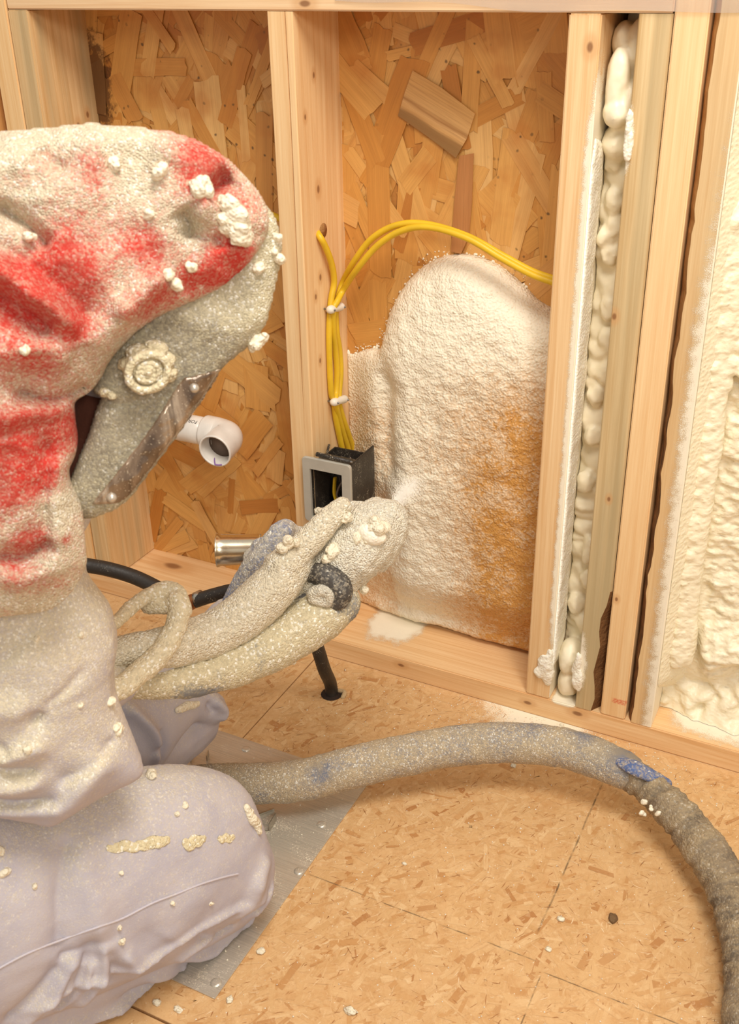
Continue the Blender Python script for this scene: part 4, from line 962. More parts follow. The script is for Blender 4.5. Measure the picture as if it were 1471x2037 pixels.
thi_f = [([(95, 1840), (70, 1900), (20, 1975)], -.006, .005), ([(130, 1830), (112, 1900), (75, 1960)], .006, .007), ([(185, 1815), (215, 1850), (225, 1890)], .004, .009), ([(335, 1790), (370, 1815), (400, 1800)], -.005, .007), ([(440, 1790), (480, 1770), (512, 1735)], -.005, .006), ([(470, 1790), (500, 1765), (522, 1730)], .005, .008), ([(455, 1700), (490, 1740), (500, 1760)], .003, .014), ([(105, 1620), (70, 1700), (62, 1820)], -.006, .02), ([(140, 1790), (125, 1700), (100, 1640)], .004, .02), ([(62, 1825), (100, 1812), (140, 1795)], -.006, .016), ([(70, 1835), (20, 1900), (-30, 1960)], -.007, .012), ([(100, 1815), (60, 1900), (0, 1985)], .007, .012), ([(120, 1810), (100, 1890), (50, 1975)], -.006, .009), ([(145, 1795), (150, 1860), (110, 1950)], .008, .010), ([(140, 1800), (125, 1880), (80, 1960)], -.004, .008), ([(150, 1800), (170, 1850), (165, 1900)], -.006, .010), ([(160, 1790), (200, 1830), (260, 1850)], .004, .014), ([(0, 1942), (90, 1890), (180, 1860), (260, 1830), (330, 1790), (400, 1765), (470, 1745)], .0045, .006), ([(330, 1870), (360, 1845), (395, 1822), (430, 1800)], -.010, .007), ([(310, 1868), (345, 1838), (390, 1815)], .006, .008), ([(420, 1775), (460, 1760), (505, 1755)], .005, .009), ([(455, 1750), (480, 1700), (503, 1672)], .006, .016), ([(350, 1700), (300, 1760), (270, 1800)], .003, .03)]
shi = [(540, 1700), (524, 1752), (502, 1792), (478, 1828), (452, 1850), (412, 1876), (362, 1908), (292, 1948), (207, 1994), (142, 2032), (34, 2092), (-120, 2200), (-330, 2300), (-330, 2080), (-100, 2020), (60, 1970), (200, 1900), (300, 1850), (420, 1760)]
PS = Plane((-200, 2150, 1.08), (520, 1760, 1.315), (300, 1900, 1.245))
shi_f = [([(180, 2020), (300, 1965), (420, 1900)], -.006, .004), ([(100, 2010), (220, 1965), (340, 1915), (440, 1850)], -.006, .004), ([(260, 1955), (330, 1922), (420, 1868)], .005, .006), ([(350, 1900), (420, 1865), (490, 1800)], -.005, .004), ([(60, 2035), (140, 2000), (240, 1950)], .006, .007), ([(90, 2030), (200, 1985), (300, 1950), (400, 1905), (470, 1860)], -.007, .006), ([(60, 2010), (180, 1975), (300, 1930), (380, 1895)], .007, .009), ([(220, 1945), (300, 1915), (345, 1890)], -.006, .007), ([(270, 1905), (310, 1900), (350, 1895)], .006, .008), ([(330, 1880), (400, 1880), (450, 1850), (500, 1810)], -.006, .007), ([(340, 1865), (410, 1855), (470, 1825), (515, 1780)], .007, .009), ([(400, 1838), (450, 1815), (510, 1765)], -.007, .006), ([(350, 1840), (380, 1850), (345, 1862)], -.004, .006), ([(120, 2050), (260, 1985), (380, 1925)], .004, .008), ([(30, 2060), (100, 2020), (230, 1960)], -.005, .008)]
lef = [(225, 1380), (300, 1380), (380, 1372), (430, 1376), (444, 1395), (440, 1420), (426, 1442), (402, 1438), (378, 1436), (352, 1458), (330, 1490), (305, 1530), (270, 1560), (235, 1560), (215, 1480)]
PF = Plane((230, 1400, 1.30), (440, 1400, 1.46), (280, 1550, 1.36))
lef_f = [([(232, 1395), (262, 1430), (282, 1470)], .007, .010), ([(278, 1480), (282, 1520), (272, 1550)], .005, .008), ([(285, 1440), (296, 1470), (290, 1520)], -.006, .008), ([(412, 1388), (428, 1405), (425, 1430)], .006, .010), ([(398, 1392), (412, 1412)], -.005, .007)]
def wr_mod(seed, amp=0.0022):
    def f(P, h, e):
        q = np.c_[P, 0*P[:, 0]]
        return h+e*amp*(fbm(q*[1, 1.7, 1], 22, 3, seed))
    return f
geo = []
for po, pl_, fo, s_, bk, sd, fa in ((tor, PT, tor_f, 0.8, 1.1, 1, 1.7), (thi, PL, thi_f, 0.72, 0.55, 2, 1.7), (shi, PS, shi_f, 0.6, 0.6, 3, 1.5), (lef, PF, lef_f, 0.7, 1.0, 4, 2.1)):
    V, Fc, _ = inflate(po, pl_, 0.0028, s_, bk, folds=[(f_, a_*fa, w_*0.85) for f_, a_, w_ in fo], mod=wr_mod(sd)); geo.append((V, Fc))
hip = dep(-330, 1720, 1.08)
head_c = dep(250, 640, .96)
neck = dep(60, 1000, 1.02)
def cap(P, R): V, Fc, _ = tube_geo([np.array(p_) for p_ in P], R, 20, 6, True); geo.append((V, Fc))
cap([neck, dep(-60, 1120, 1.06), dep(-200, 1400, 1.10), hip], [.06, .13, .15, .15])            # trunk
cap([neck, neck*0.4+head_c*0.6, head_c], [.055, .055, .07])                                      # neck
geo.append(blob_geo(head_c, (.078, .085, .10), 0.03, 1, 1))                                         # head inside the hood
geo.append(blob_geo(head_c+np.array([.055, .045, -.035]), (.016, .016, .02), 0.05, 1, 1, base=ICO2))  # nose behind the visor
cap([hip, dep(120, 1560, 1.34), dep(360, 1430, 1.47)], [.13, .085, .055])                         # left thigh under the belly
lk = dep(360, 1430, 1.47); cap([lk, np.array([lk[0]-0.10, lk[1]-0.10, 0.06]), np.array([lk[0]-0.28, lk[1]-0.22, 0.06])], [.05, .055, .05])   # left shin
cap([dep(-40, 1120, 1.0), dep(80, 1290, 1.04), dep(130, 1390, 1.08), dep(240, 1350, 1.17), dep(340, 1296, 1.21)], [.08, .06, .040, .026, .024])   # right arm
cap([dep(-60, 1120, 1.18), dep(120, 1340, 1.30), dep(290, 1362, 1.38), dep(392, 1292, 1.42), dep(450, 1226, 1.425)], [.075, .05, .036, .029, .025])    # left arm
foot0 = dep(-250, 2180, 1.18); cap([np.array([foot0[0], foot0[1], .05]), np.array([foot0[0]-0.12, foot0[1]-0.10, .045])], [.05, .04])
V, Fc = join_geo(geo); V[:, 2] = np.maximum(V[:, 2], 0.004)
me = remeshed(V, Fc, 0.0027, 1, 0.5); a, b = mesh_np(me); a[:, 2] = np.maximum(a[:, 2], 0.0024); set_co(me, a)
a, b = mesh_np(me)
mSuit = crust('coverall', S(180, 175, 184), S(222, 210, 182), None, 560, 0.0008, S(188, 182, 188), 0.78, spread=0.6, white=0.6)
person = link('person', me, mSuit, None, True)
dd = 0.10+0.42*np.clip(b[:, 2], 0, 1)**1.2
dd += 0.42*sstep(0.30, 0.44, a[:, 2])*np.clip(0.75+0.6*b[:, 2]+0.2, 0, 1)
dd += 0.07*fbm(a, 12, 3, 3)
set_attr(me, 'dust', np.clip(dd, 0, 0.85))
recenter(person); POS = np.array(person.location)
tag(person, 'person kneeling in a pale dusty coverall, red hood and visor mask, spraying foam', 'person')

# ---- hood: red cloth under foam crust
PH = Plane((250, 560, .865), (500, 420, .875), (60, 1100, .89))
hoo = [(-330, 420), (-200, 320), (-90, 280), (0, 262), (90, 256), (150, 250), (190, 248), (230, 255), (285, 258), (340, 264), (400, 285), (450, 315), (495, 358), (528, 405), (535, 450), (520, 490), (488, 530), (440, 572), (390, 598), (335, 622), (285, 650), (245, 688), (218, 720), (200, 755), (178, 780), (150, 800), (150, 832), (155, 870), (150, 905), (138, 935), (142, 960), (162, 1005), (168, 1060), (172, 1100), (170, 1128), (142, 1178), (100, 1212), (45, 1220), (-10, 1228), (-120, 1245), (-330, 1260)]
hoo_f = [([(0, 415), (40, 440), (80, 470), (105, 500)], -.015, .011), ([(-20, 520), (50, 560), (110, 610), (170, 655)], .013, .012), ([(-20, 480), (60, 520), (140, 590), (190, 640)], -.009, .012), ([(0, 585), (60, 620), (110, 660)], -.009, .010), ([(240, 640), (285, 590), (330, 555)], .009, .010), ([(200, 700), (235, 640), (260, 600)], .006, .012), ([(360, 420), (375, 450), (372, 480)], -.016, .012), ([(385, 445), (395, 425), (412, 400)], .010, .012), ([(400, 395), (430, 378), (455, 352)], -.013, .009), ([(425, 470), (435, 500)], -.006, .010), ([(300, 300), (370, 330), (420, 370)], .006, .016), ([(150, 260), (260, 280), (360, 290)], .004, .014), ([(80, 310), (110, 330), (140, 350)], -.006, .012), ([(0, 700), (80, 690), (150, 720)], .009, .016), ([(40, 770), (110, 790), (180, 765)], -.012, .008), ([(0, 830), (80, 805), (150, 800)], .006, .010), ([(100, 860), (98, 960), (95, 1060)], -.006, .010), ([(120, 900), (115, 980), (125, 1080)], .006, .010), ([(0, 1090), (60, 1095), (110, 1060)], -.009, .009), ([(0, 1120), (70, 1130), (130, 1100)], .006, .012), ([(20, 330), (120, 300), (220, 310)], .005, .02)]
def hood_mod(P, h, e):
    q = np.c_[P, 0*P[:, 0]]
    return h+e*(0.007*fbm(q, 11, 2, 2)-0.010*np.abs(fbm(q*[1, 1.6, 1], 17, 2, 31))+0.003*fbm(q, 45, 2, 6)+0.0022*np.maximum(fbm(q, 130, 2, 9), 0)+0.0013*fbm(q, 340, 2, 3))
V, Fc, UVh = inflate(hoo, PH, 0.0024, 0.62, 0.95, folds=[(f_, a_*1.7, w_) for f_, a_, w_ in hoo_f], mod=hood_mod)
mHood = crust('hood_cloth', S(190, 46, 34), S(222, 208, 178), None, 560, 0.0020, S(176, 60, 46), 0.9, spread=0.55)
hood = pydata('hood', V, Fc, mHood, None, True)
def blots(UVv, plane, base, spots, zone):
    dv = np.full(len(UVv), base)
    for (x, y, rx, am) in spots:
        c_ = plane.uv(x, y); rr_ = np.linalg.norm(plane.uv(x+rx, y)-c_)
        dv += am*np.exp(-(np.hypot(*(UVv-c_).T)/rr_)**2)
    return dv
red = [(385, 320, 55, -.5), (430, 350, 45, -.45), (405, 372, 60, -.5), (330, 262, 40, -.35), (395, 275, 30, -.2), (180, 335, 55, -.4), (100, 330, 40, -.3), (70, 350, 40, -.2), (450, 525, 55, -.75), (480, 500, 30, -.4), (420, 545, 30, -.3), (485, 410, 45, -.4), (300, 500, 60, -.45), (250, 470, 60, -.35), (380, 560, 40, -.45), (320, 590, 40, -.4), (280, 620, 40, -.4), (50, 570, 50, -.7), (110, 610, 50, -.8), (160, 655, 40, -.65), (0, 545, 50, -.7), (150, 480, 60, -.35), (120, 530, 60, -.4), (170, 560, 60, -.4), (60, 690, 60, -.35), (110, 730, 50, -.3), (60, 880, 80, -.75), (20, 960, 60, -.55), (120, 830, 60, -.6), (160, 860, 30, -.4), (90, 940, 45, -.5), (75, 1060, 42, -.8), (20, 1100, 50, -.4), (60, 1140, 45, -.4), (110, 1150, 35, -.3), (0, 870, 80, -.6), (135, 1060, 12, -.5), (20, 620, 40, -.4), (200, 380, 60, -.3), (-150, 700, 200, -.3), (120, 480, 130, -.16), (50, 640, 120, -.2), (330, 480, 90, -.14), (200, 620, 70, -.15)]
cream = [(240, 420, 70, .25), (60, 300, 90, .25), (250, 290, 80, .25), (130, 1000, 40, .35), (60, 1190, 60, .25), (360, 460, 50, .3), (100, 770, 60, .15)]
qh = np.c_[UVh, 0*UVh[:, 0]]
dh = blots(UVh, PH, 0.76, [(a_, b_, c_*0.85, d_*0.8 if d_ < 0 else d_*0.7) for a_, b_, c_, d_ in red+cream], 0)+0.16*fbm(qh, 26, 4, 4)
set_attr(hood.data, 'dust', np.clip(dh, 0.26, 0.95))
recenter(hood); hood.location = np.array(hood.location)-POS; hood.parent = person; hood['label'] = 'red cloth hood under a crust of foam dust'
def child(o, par=person):
    recenter(o); p_ = par; off = Vector((0, 0, 0))
    while p_ is not None: off += Vector(p_.location); p_ = p_.parent
    o.location = Vector(o.location)-off; o.parent = par; return o
# ---- visor mask
PM = Plane((300, 780, .90), (520, 560, .905), (170, 1000, .905))
mas = [(470, 430), (515, 400), (545, 430), (558, 475), (556, 520), (548, 565), (538, 605), (524, 650), (490, 690), (445, 728), (425, 755), (402, 792), (380, 825), (350, 868), (320, 908), (290, 948), (262, 985), (235, 1008), (205, 1022), (175, 1032), (150, 1026), (134, 1008), (131, 985), (142, 950), (160, 905), (178, 860), (192, 815), (202, 792), (192, 785), (186, 775), (196, 745), (214, 714), (236, 682), (265, 655), (310, 600), (400, 520)]
def mask_mod(P, h, e):
    q = np.c_[P, 0*P[:, 0]]; return h+e*(0.0016*fbm(q, 60, 2, 2)+0.0009*fbm(q, 300, 2, 3))
mask_f = [([(330, 600), (400, 640), (470, 650), (520, 620)], .004, .012), ([(200, 790), (240, 800), (290, 790)], -.004, .006)]
V, Fc, UVm = inflate(mas, PM, 0.0022, 1.0, 2.5, folds=mask_f, lim=0.022, mod=mask_mod)
mMask = crust('mask_shell', S(134, 126, 108), S(206, 194, 160), None, 620, 0.0016, S(116, 108, 92), 0.85, spread=0.6)
mask = pydata('visor_mask', V, Fc, mMask, None, True)
dm_ = blots(UVm, PM, 0.38, [(540, 500, 60, .4), (500, 450, 80, .45), (400, 560, 60, .25), (540, 600, 40, .4), (510, 650, 40, .3), (230, 1010, 50, .25), (290, 700, 40, .25), (450, 640, 40, .15)], 0)+0.08*fbm(np.c_[UVm, 0*UVm[:, 0]], 40, 2)
set_attr(mask.data, 'dust', np.clip(dm_, 0, 1)); child(mask); mask['label'] = 'grey respirator shell crusted with foam dust'
# surface height of the mask above its plane, sampled from the mesh itself
Vm = V; 
def mask_at(px, py, lift=0.0):
    c_ = PM.uv(px, py); n_ = len(UVm); d_ = np.hypot(*(UVm-c_).T); hgt = (Vm-PM.o)@PM.n
    k_ = np.argsort(d_)[:12]; h_ = hgt[k_].max(); return PM.o+c_[0]*PM.r+c_[1]*PM.u+(h_+lift)*PM.n
# added dark brown patch, standing for the shade between hood and mask
gap_p = [(110, 1000), (125, 930), (150, 880), (150, 800), (180, 730), (225, 670), (260, 650), (262, 720), (235, 800), (205, 900), (165, 985)]
V_, F_, _ = inflate(gap_p, Plane((180, 850, .925), (240, 680, .925), (130, 990, .925)), 0.004, 0.5, 1.0)
o = child(pydata('gap_shade', V_, F_, plain('gap_shade_brown', S(92, 48, 30), 0.9, 0, (200, 3, 0.001)), None, True)); o['label'] = 'dark patch standing for the shade behind the mask'
# window strip: clear plastic over dark, with two rivets
win = [(352, 757), (362, 746), (385, 742), (412, 736), (442, 728), (428, 757), (401, 799), (372, 838), (346, 870), (319, 903), (294, 934), (270, 966), (247, 989), (226, 997), (202, 998), (180, 998), (192, 980), (212, 955), (240, 920), (271, 880), (296, 845), (318, 812), (336, 782)]
n = N('visor_plastic'); p = n.pos(); st_ = n.noise(n.mapping(p, (30, 30, 6), (0.5, 0.3, 0)), 1, 3, 0.6, 1.5)
spk = n.rng(n.noise(p, 520, 2, 0.7), 0.63, 0.70, 0, 0.7)
col_ = n.mix(spk, n.ramp(st_, [(0.3, S(74, 56, 42)), (0.45, S(128, 106, 84)), (0.58, S(176, 156, 132)), (0.72, S(104, 86, 68))]), S(224, 208, 178))
mVis = n.fin(col_, n.rng(spk, 0, 1, 0.12, 0.7), None, Metallic=0.25, Coat_Weight=0.6)
_uvf = UVm[:]; _hf = (Vm-PM.o)@PM.n; _front = np.zeros(len(_hf), bool); _front[:len(_hf)-int((_hf < -1e-6).sum())] = True
def mask_h(P):
    o_ = np.zeros(len(P)); U_ = _uvf[_front]; H_ = _hf[_front]
    for i_ in range(len(P)):
        d_ = np.hypot(U_[:, 0]-P[i_, 0], U_[:, 1]-P[i_, 1]); k_ = np.argpartition(d_, 4)[:4]; o_[i_] = H_[k_].mean()
    return o_
def win_mod(P, h, e):
    lo_ = P.min(0); return np.where(h > 0, mask_h(P)+0.0012+np.minimum(h*0.5, 0.0022), mask_h(P)-0.002)
Vw, Fw, _ = inflate(win, PM, 0.0020, 1.0, 0.0, mod=win_mod, smooth=False)
vis = pydata('visor', Vw, Fw, mVis, None, True); child(vis, mask); vis['label'] = 'glossy clear visor strip'
for px, py in ((381, 767), (221, 981)):
    V, Fc = blob_geo(mask_at(px, py, 0.003), (.0044, .0044, .0044), 0.05, 1, 1, base=ICO2); o = pydata('rivet', V, Fc, plain('rivet_metal', S(206, 198, 184), 0.3, 0.6), None, True); child(o, mask)
# exhale valve: a ringed knob
vc = mask_at(288, 730, 0.0); ax = PM.n; e1 = PM.r; e2 = PM.u
def torus(name, c_, R_, r_, m, seg=28, sq=1.0, tilt=0.5):
    P = [c_+R_*(math.cos(a_)*(e1*math.cos(tilt)+e2*math.sin(tilt))+sq*math.sin(a_)*(-e1*math.sin(tilt)+e2*math.cos(tilt))) for a_ in np.linspace(0, 2*math.pi, seg)]
    o = tube(name, P, r_, m, None, 10, 2, False); a_, b_ = mesh_np(o.data); set_co(o.data, a_+b_*(0.0012*fbm(a_, 220, 3))[:, None]); return o
mKnob = crust('knob_crust', S(150, 138, 112), S(216, 202, 166), 0.78, 380, 0.0022)
o = tube('valve', [vc-ax*0.01, vc+ax*0.008], [.020, .0185], mKnob, None, 28, 4, True); child(o, mask); o['label'] = 'round valve on the side of the mask'
vp = vc+ax*0.024-e2*0.001
for R_, r_ in ((.0165, .0034), (.0085, .0024)):
    o = torus('valve_ring', vp, R_, r_, mKnob, 30, 0.82); child(o, mask)
V, Fc = blob_geo(vp, (.004, .004, .004), 0.2, 1.5, 2, base=ICO2); o = pydata('valve_cap', V, Fc, mKnob, None, True); child(o, mask)
for px, py, rr_ in ((305, 690, .011), (270, 700, .010), (250, 722, .008), (325, 712, .009), (330, 740, .008), (208, 776, .005), (222, 782, .004)):
    V, Fc = blob_geo(mask_at(px, py, 0.004), (rr_, rr_*0.9, rr_*0.8), 0.4, 1.8, px); o = pydata('foam_lump', V, Fc, mKnob, None, True); child(o, mask)
# lumps of foam stuck on the hood and the mask rim
hgt_h = None
Vh = None
hv, _ = mesh_np(hood.data); hv = hv+np.array(hood.location)+POS
def hood_at(px, py, lift=0.0):
    c_ = PH.uv(px, py); d_ = np.hypot(*(UVh-c_).T); hg = (hv-PH.o)@PH.n; k_ = np.argsort(d_)[:12]
    return PH.o+c_[0]*PH.r+c_[1]*PH.u+(hg[k_].max()+lift)*PH.n
mChunk = foam_mat('foam_chunk', S(240, 230, 204), None, 380, 0.003, 0.55)
def chunk(pos_, sizes, par, seed, name='foam_chunk', m=None):
    r_ = random.Random(seed); s_ = sizes
    parts_ = [blob_geo(np.array(pos_)+np.array([r_.uniform(-.5, .5)*s_, r_.uniform(-.5, .5)*s_, r_.uniform(-.5, .5)*s_]), (s_*r_.uniform(.5, .9), s_*r_.uniform(.5, .9), s_*r_.uniform(.5, .9)), 0.3, 2, seed+i) for i in range(5)]
    V, Fc = join_geo(parts_); me = remeshed(V, Fc, max(s_*0.11, 0.0009), 1); a_, b_ = mesh_np(me); set_co(me, a_+b_*(s_*0.10*fbm(a_, 1.6/s_, 3))[:, None])
    return child(link(name, me, m or mChunk, None, True), par)
for k, (px, py, s_) in enumerate(((452, 424, .010), (462, 440, .013), (470, 462, .011), (447, 440, .008), (476, 446, .007), (396, 386, .0085), (402, 378, .006), (322, 352, .006), (314, 360, .005), (296, 436, .0045), (228, 338, .005), (230, 346, .004), (70, 480, .0045), (68, 690, .004), (346, 566, .006), (335, 548, .005), (378, 534, .0045))):
    chunk(hood_at(px, py, 0.001), s_, hood, 40+k)
for k, (px, py, s_) in enumerate(((505, 680, .0075), (514, 674, .0055), (498, 684, .004), (545, 474, .005), (549, 514, .0055), (505, 535, .0055), (540, 505, .004))):
    chunk(mask_at(px, py, 0.000), s_, mask, 80+k)
# ---- gloves
mGlove = crust('glove_crust', S(196, 182, 150), S(232, 220, 192), None, 420, 0.0030, S(168, 160, 144), 0.9, spread=0.35)
def T(spec): return [dep(x, y, t) for x, y, _, t in spec], [w_/F*t for _, _, w_, t in spec]
def limb(specs, voxel, name, m, label, dustv, par=person, rough=0.0012, smooth=2):
    gs = []
    for sp_ in specs:
        P, R_ = T(sp_); V, Fc, _ = tube_geo(P, R_, 18, 6, True); gs.append((V, Fc))
    V, Fc = join_geo(gs); V[:, 2] = np.maximum(V[:, 2], 0.004); me = remeshed(V, Fc, voxel, smooth); a_, b_ = mesh_np(me)
    a_ = a_+b_*(rough*fbm(a_, 120, 3)+rough*1.4*fbm(a_, 38, 2, 4)+0.0006*fbm(a_, 400, 1))[:, None]; set_co(me, a_)
    o = link(name, me, m, None, True); set_attr(me, 'dust', dustv(a_)); child(o, par)
    if label: o['label'] = label
    return o
rg = [  # right forearm, palm, index finger laid along the gun, thumb, and three fingers closed round the grip
    [(190, 1305, 30, 1.14), (285, 1292, 36, 1.17), (350, 1285, 44, 1.20), (420, 1264, 47, 1.23), (490, 1220, 50, 1.25), (545, 1168, 48, 1.265), (590, 1118, 38, 1.28)],
    [(560, 1130, 40, 1.265), (600, 1092, 31, 1.27), (636, 1056, 27, 1.275), (660, 1030, 25, 1.28), (680, 1010, 21, 1.285)],
    [(682, 1008, 17, 1.29), (664, 1016, 15, 1.295), (650, 1022, 13, 1.295), (634, 1017, 10, 1.295)],
    [(575, 1165, 30, 1.29), (620, 1150, 24, 1.32), (650, 1130, 20, 1.35)],
    [(560, 1190, 28, 1.29), (605, 1180, 22, 1.32), (640, 1165, 19, 1.35)],
    [(540, 1210, 26, 1.29), (580, 1205, 20, 1.32), (610, 1195, 17, 1.35)]]
def dust_r(a_): return np.clip(0.92-0.14*np.maximum(fbm(a_, 14, 2, 9), 0)*2, 0, 1)
rglove = limb(rg, 0.0028, 'glove', mGlove, 'right glove crusted cream with foam', dust_r)
for k, (px, py, s_) in enumerate(((575, 1078, .008), (588, 1080, .006), (560, 1090, .007))):
    chunk(dep(px, py, 1.245), s_, rglove, 120+k)
mGloveB = crust('blue_glove', S(122, 136, 170), S(206, 198, 180), None, 420, 0.0016, S(92, 104, 140), 0.9, spread=0.4)
lg = [[(466, 1205, 27, 1.41), (492, 1162, 31, 1.40), (520, 1122, 33, 1.385), (545, 1088, 31, 1.38), (562, 1062, 25, 1.38)],
      [(556, 1064, 24, 1.38), (570, 1054, 22, 1.40), (580, 1075, 20, 1.42), (580, 1100, 17, 1.43)],
      [(580, 1062, 16, 1.40), (598, 1062, 16, 1.41), (610, 1078, 14, 1.42), (600, 1100, 12, 1.43)],
      [(520, 1090, 22, 1.40), (555, 1092, 19, 1.42), (575, 1110, 16, 1.44)],
      [(505, 1110, 22, 1.40), (540, 1118, 18, 1.42), (560, 1130, 15, 1.44)],
      [(505, 1130, 20, 1.40), (540, 1140, 16, 1.43), (566, 1150, 13, 1.45)]]
def dust_l(a_): return np.clip(0.54+0.3*fbm(a_, 25, 3, 5), 0, 1)
limb(lg, 0.0026, 'glove', mGloveB, 'left glove of blue knit showing through dust', dust_l, rough=0.0008)
# foam lumps and smears on the knee and the lap
bv, bn = mesh_np(person.data); bv = bv+POS
def suit_at(px, py, lift=0.0):
    d0 = ray(px, py); d0 = d0/np.linalg.norm(d0); q_ = bv-CAM; tt = q_@d0; dist = np.linalg.norm(q_-tt[:, None]*d0, axis=1)
    k_ = np.nonzero(dist < 0.006)[0]; j_ = k_[np.argmin(tt[k_])]; return bv[j_]+bn[j_]*lift, bn[j_]
def smear(px0, py0, px1, py1, r0, flat, name='foam_smear', m=None, nseg=5):
    P = []; 
    for i in range(nseg):
        t_ = i/(nseg-1); q_, nn = suit_at(px0+(px1-px0)*t_, py0+(py1-py0)*t_, r0*flat*0.3); P.append(q_)
    R_ = [r0*(0.55+0.45*math.sin(math.pi*(i+0.4)/(nseg-0.2))) for i in range(nseg)]
    V, Fc, _ = tube_geo(P, R_, 12, 5, True, 1.0)
    c_ = np.mean(P, 0); nn = suit_at((px0+px1)/2, (py0+py1)/2)[1]
    hgt_ = (V-c_)@nn; V = V-nn*(hgt_*(1-flat))[:, None]; V = V+(fbm(V, 260, 2)*r0*0.35)[:, None]*nn
    return child(pydata(name, V, Fc, m or mChunk, None, True))
smear(496, 1602, 522, 1648, .0065, 0.9)
sp_px = [(-20, 1950), (60, 1905), (130, 1878), (190, 1855), (250, 1835), (310, 1803), (360, 1782), (410, 1763), (455, 1750), (482, 1742)]
sp_ = []
for q_ in sp_px:
    try: sp_.append(suit_at(*q_, 0.0006)[0])
    except ValueError: pass
child(tube('seam', sp_, 0.0012, crust('seam_cloth', S(196, 190, 198), S(222, 210, 182), 0.3, 700, 0.0005), None, 8, 6))
mSm = crust('smear_crust', S(208, 192, 160), S(230, 216, 176), 0.8, 420, 0.0016)
smear(228, 1690, 290, 1680, .006, 0.25, m=mSm); smear(285, 1680, 342, 1670, .007, 0.25, m=mSm); smear(378, 1678, 412, 1674, .007, 0.25, m=mSm); smear(446, 1672, 472, 1668, .005, 0.3, m=mSm)
for k, (px, py, s_) in enumerate(((5, 1692, .008), (22, 1735, .006), (78, 1763, .004), (247, 1848, .003), (251, 1877, .004), (352, 1802, .003), (430, 1800, .003), (252, 1740, .003), (304, 1532, .007), (246, 1446, .006), (230, 1395, .005), (172, 1262, .003), (88, 1270, .003), (166, 1411, .003), (44, 1498, .004), (378, 1602, .004), (362, 1615, .003))):
    try: q_, nn = suit_at(px, py, s_*0.15); chunk(q_, s_, person, 200+k, 'foam_speck')
    except ValueError: pass
try: smear(360, 1412, 400, 1398, .006, 0.8)
except ValueError: pass

# ================================================================== SPRAY GUN AND ITS HOSES
mGun = crust('gun_crust', S(170, 164, 152), S(240, 231, 208), None, 460, 0.0034, S(128, 126, 126), 0.9, spread=0.35)
gun_root = dep(700, 1110, 1.31)
gun = empty('spray_gun', gun_root); tag(gun, 'foam crusted spray gun held in both gloves in front of the wall', 'spray gun')
def gl(specs, voxel, name, m, label, dustv, rough=0.0022, smooth=2):
    o = limb(specs, voxel, name, m, label, dustv, gun, rough, smooth); return o
dgun = lambda a_: np.clip(1.0-0.35*np.maximum(fbm(a_, 40, 2, 3), 0.1), 0, 1)
barrel = gl([[(640, 1158, 50, 1.31), (668, 1130, 62, 1.31), (700, 1098, 68, 1.31), (730, 1066, 68, 1.315), (752, 1048, 60, 1.32)],
    [(735, 1040, 42, 1.31), (765, 1036, 44, 1.315), (770, 1060, 42, 1.32), (745, 1100, 40, 1.32)], [(748, 1022, 28, 1.325), (772, 1022, 28, 1.325)], [(700, 1005, 9, 1.32), (720, 1008, 12, 1.32)]], 0.0026, 'barrel', mGun, 'crusted barrel and nozzle', dgun)
for k, (px, py, s_) in enumerate(((712, 1070, .007), (728, 1078, .007), (660, 1096, .009), (652, 1112, .007), (752, 1046, .012), (690, 1030, .006))):
    chunk(dep(px, py, 1.272), s_, barrel, 300+k)
chunk(dep(725, 1172, 1.31), .007, barrel, 320)
V, Fc = blob_geo((0, 0, 0), (.0185, .0105, .0125), 0.10, 1.5, 4); V = V@np.array([CR*0.9-CU*0.42, -CF, CU*0.9+CR*0.42])+dep(740, 1063, 1.275)
child(pydata('foam_chunk', V, Fc, mWhite, None, True), barrel)
hose_g = gl([[(672, 1200, 46, 1.31), (640, 1222, 53, 1.30), (600, 1248, 54, 1.29), (545, 1284, 50, 1.27), (480, 1318, 45, 1.25), (400, 1345, 40, 1.22), (320, 1360, 32, 1.19), (230, 1360, 30, 1.16), (150, 1350, 30, 1.12)]], 0.003, 'hose_sleeve', crust('sleeve_crust', S(126, 126, 126), S(214, 200, 164), None, 420, 0.0018, S(104, 112, 130), 0.9, spread=0.4),
    'dusty sleeved hose running from the gun grip under the arm', lambda a_: np.clip(0.80-0.55*np.maximum(fbm(a_, 22, 3, 12)-0.12, 0)*2, 0, 1), 0.001)
rc = random.Random(9)
for k in range(26):
    px, py = 555+rc.uniform(-38, 38), 1288+rc.uniform(-28, 22); s_ = rc.uniform(.0018, .004)
    V, Fc = blob_geo((0, 0, 0), (s_, s_*0.8, s_*1.3), 0.4, 2, k, base=ICO2); o = pydata('foam_crumb', V, Fc, mChunk, None, True); o.location = dep(px, py-12, 1.252+abs(py-1275)*0.0003)-np.array(gun_root); o.parent = gun
gl([[(640, 1172, 22, 1.315), (610, 1192, 22, 1.30), (570, 1225, 20, 1.285), (520, 1266, 17, 1.27), (450, 1300, 15, 1.25), (380, 1318, 14, 1.23), (300, 1332, 13, 1.20), (210, 1330, 13, 1.16)]], 0.0024, 'thin_hose', crust('thin_hose', S(110, 104, 96), S(206, 192, 158), None, 420, 0.0016, S(84, 80, 76), 0.85), 'thin hose beside the thick sleeved one', lambda a_: np.clip(0.75-0.5*sstep(dep(560, 1230, 1.28)[0], dep(620, 1190, 1.3)[0], a_[:, 0]), 0, 1), 0.0006)
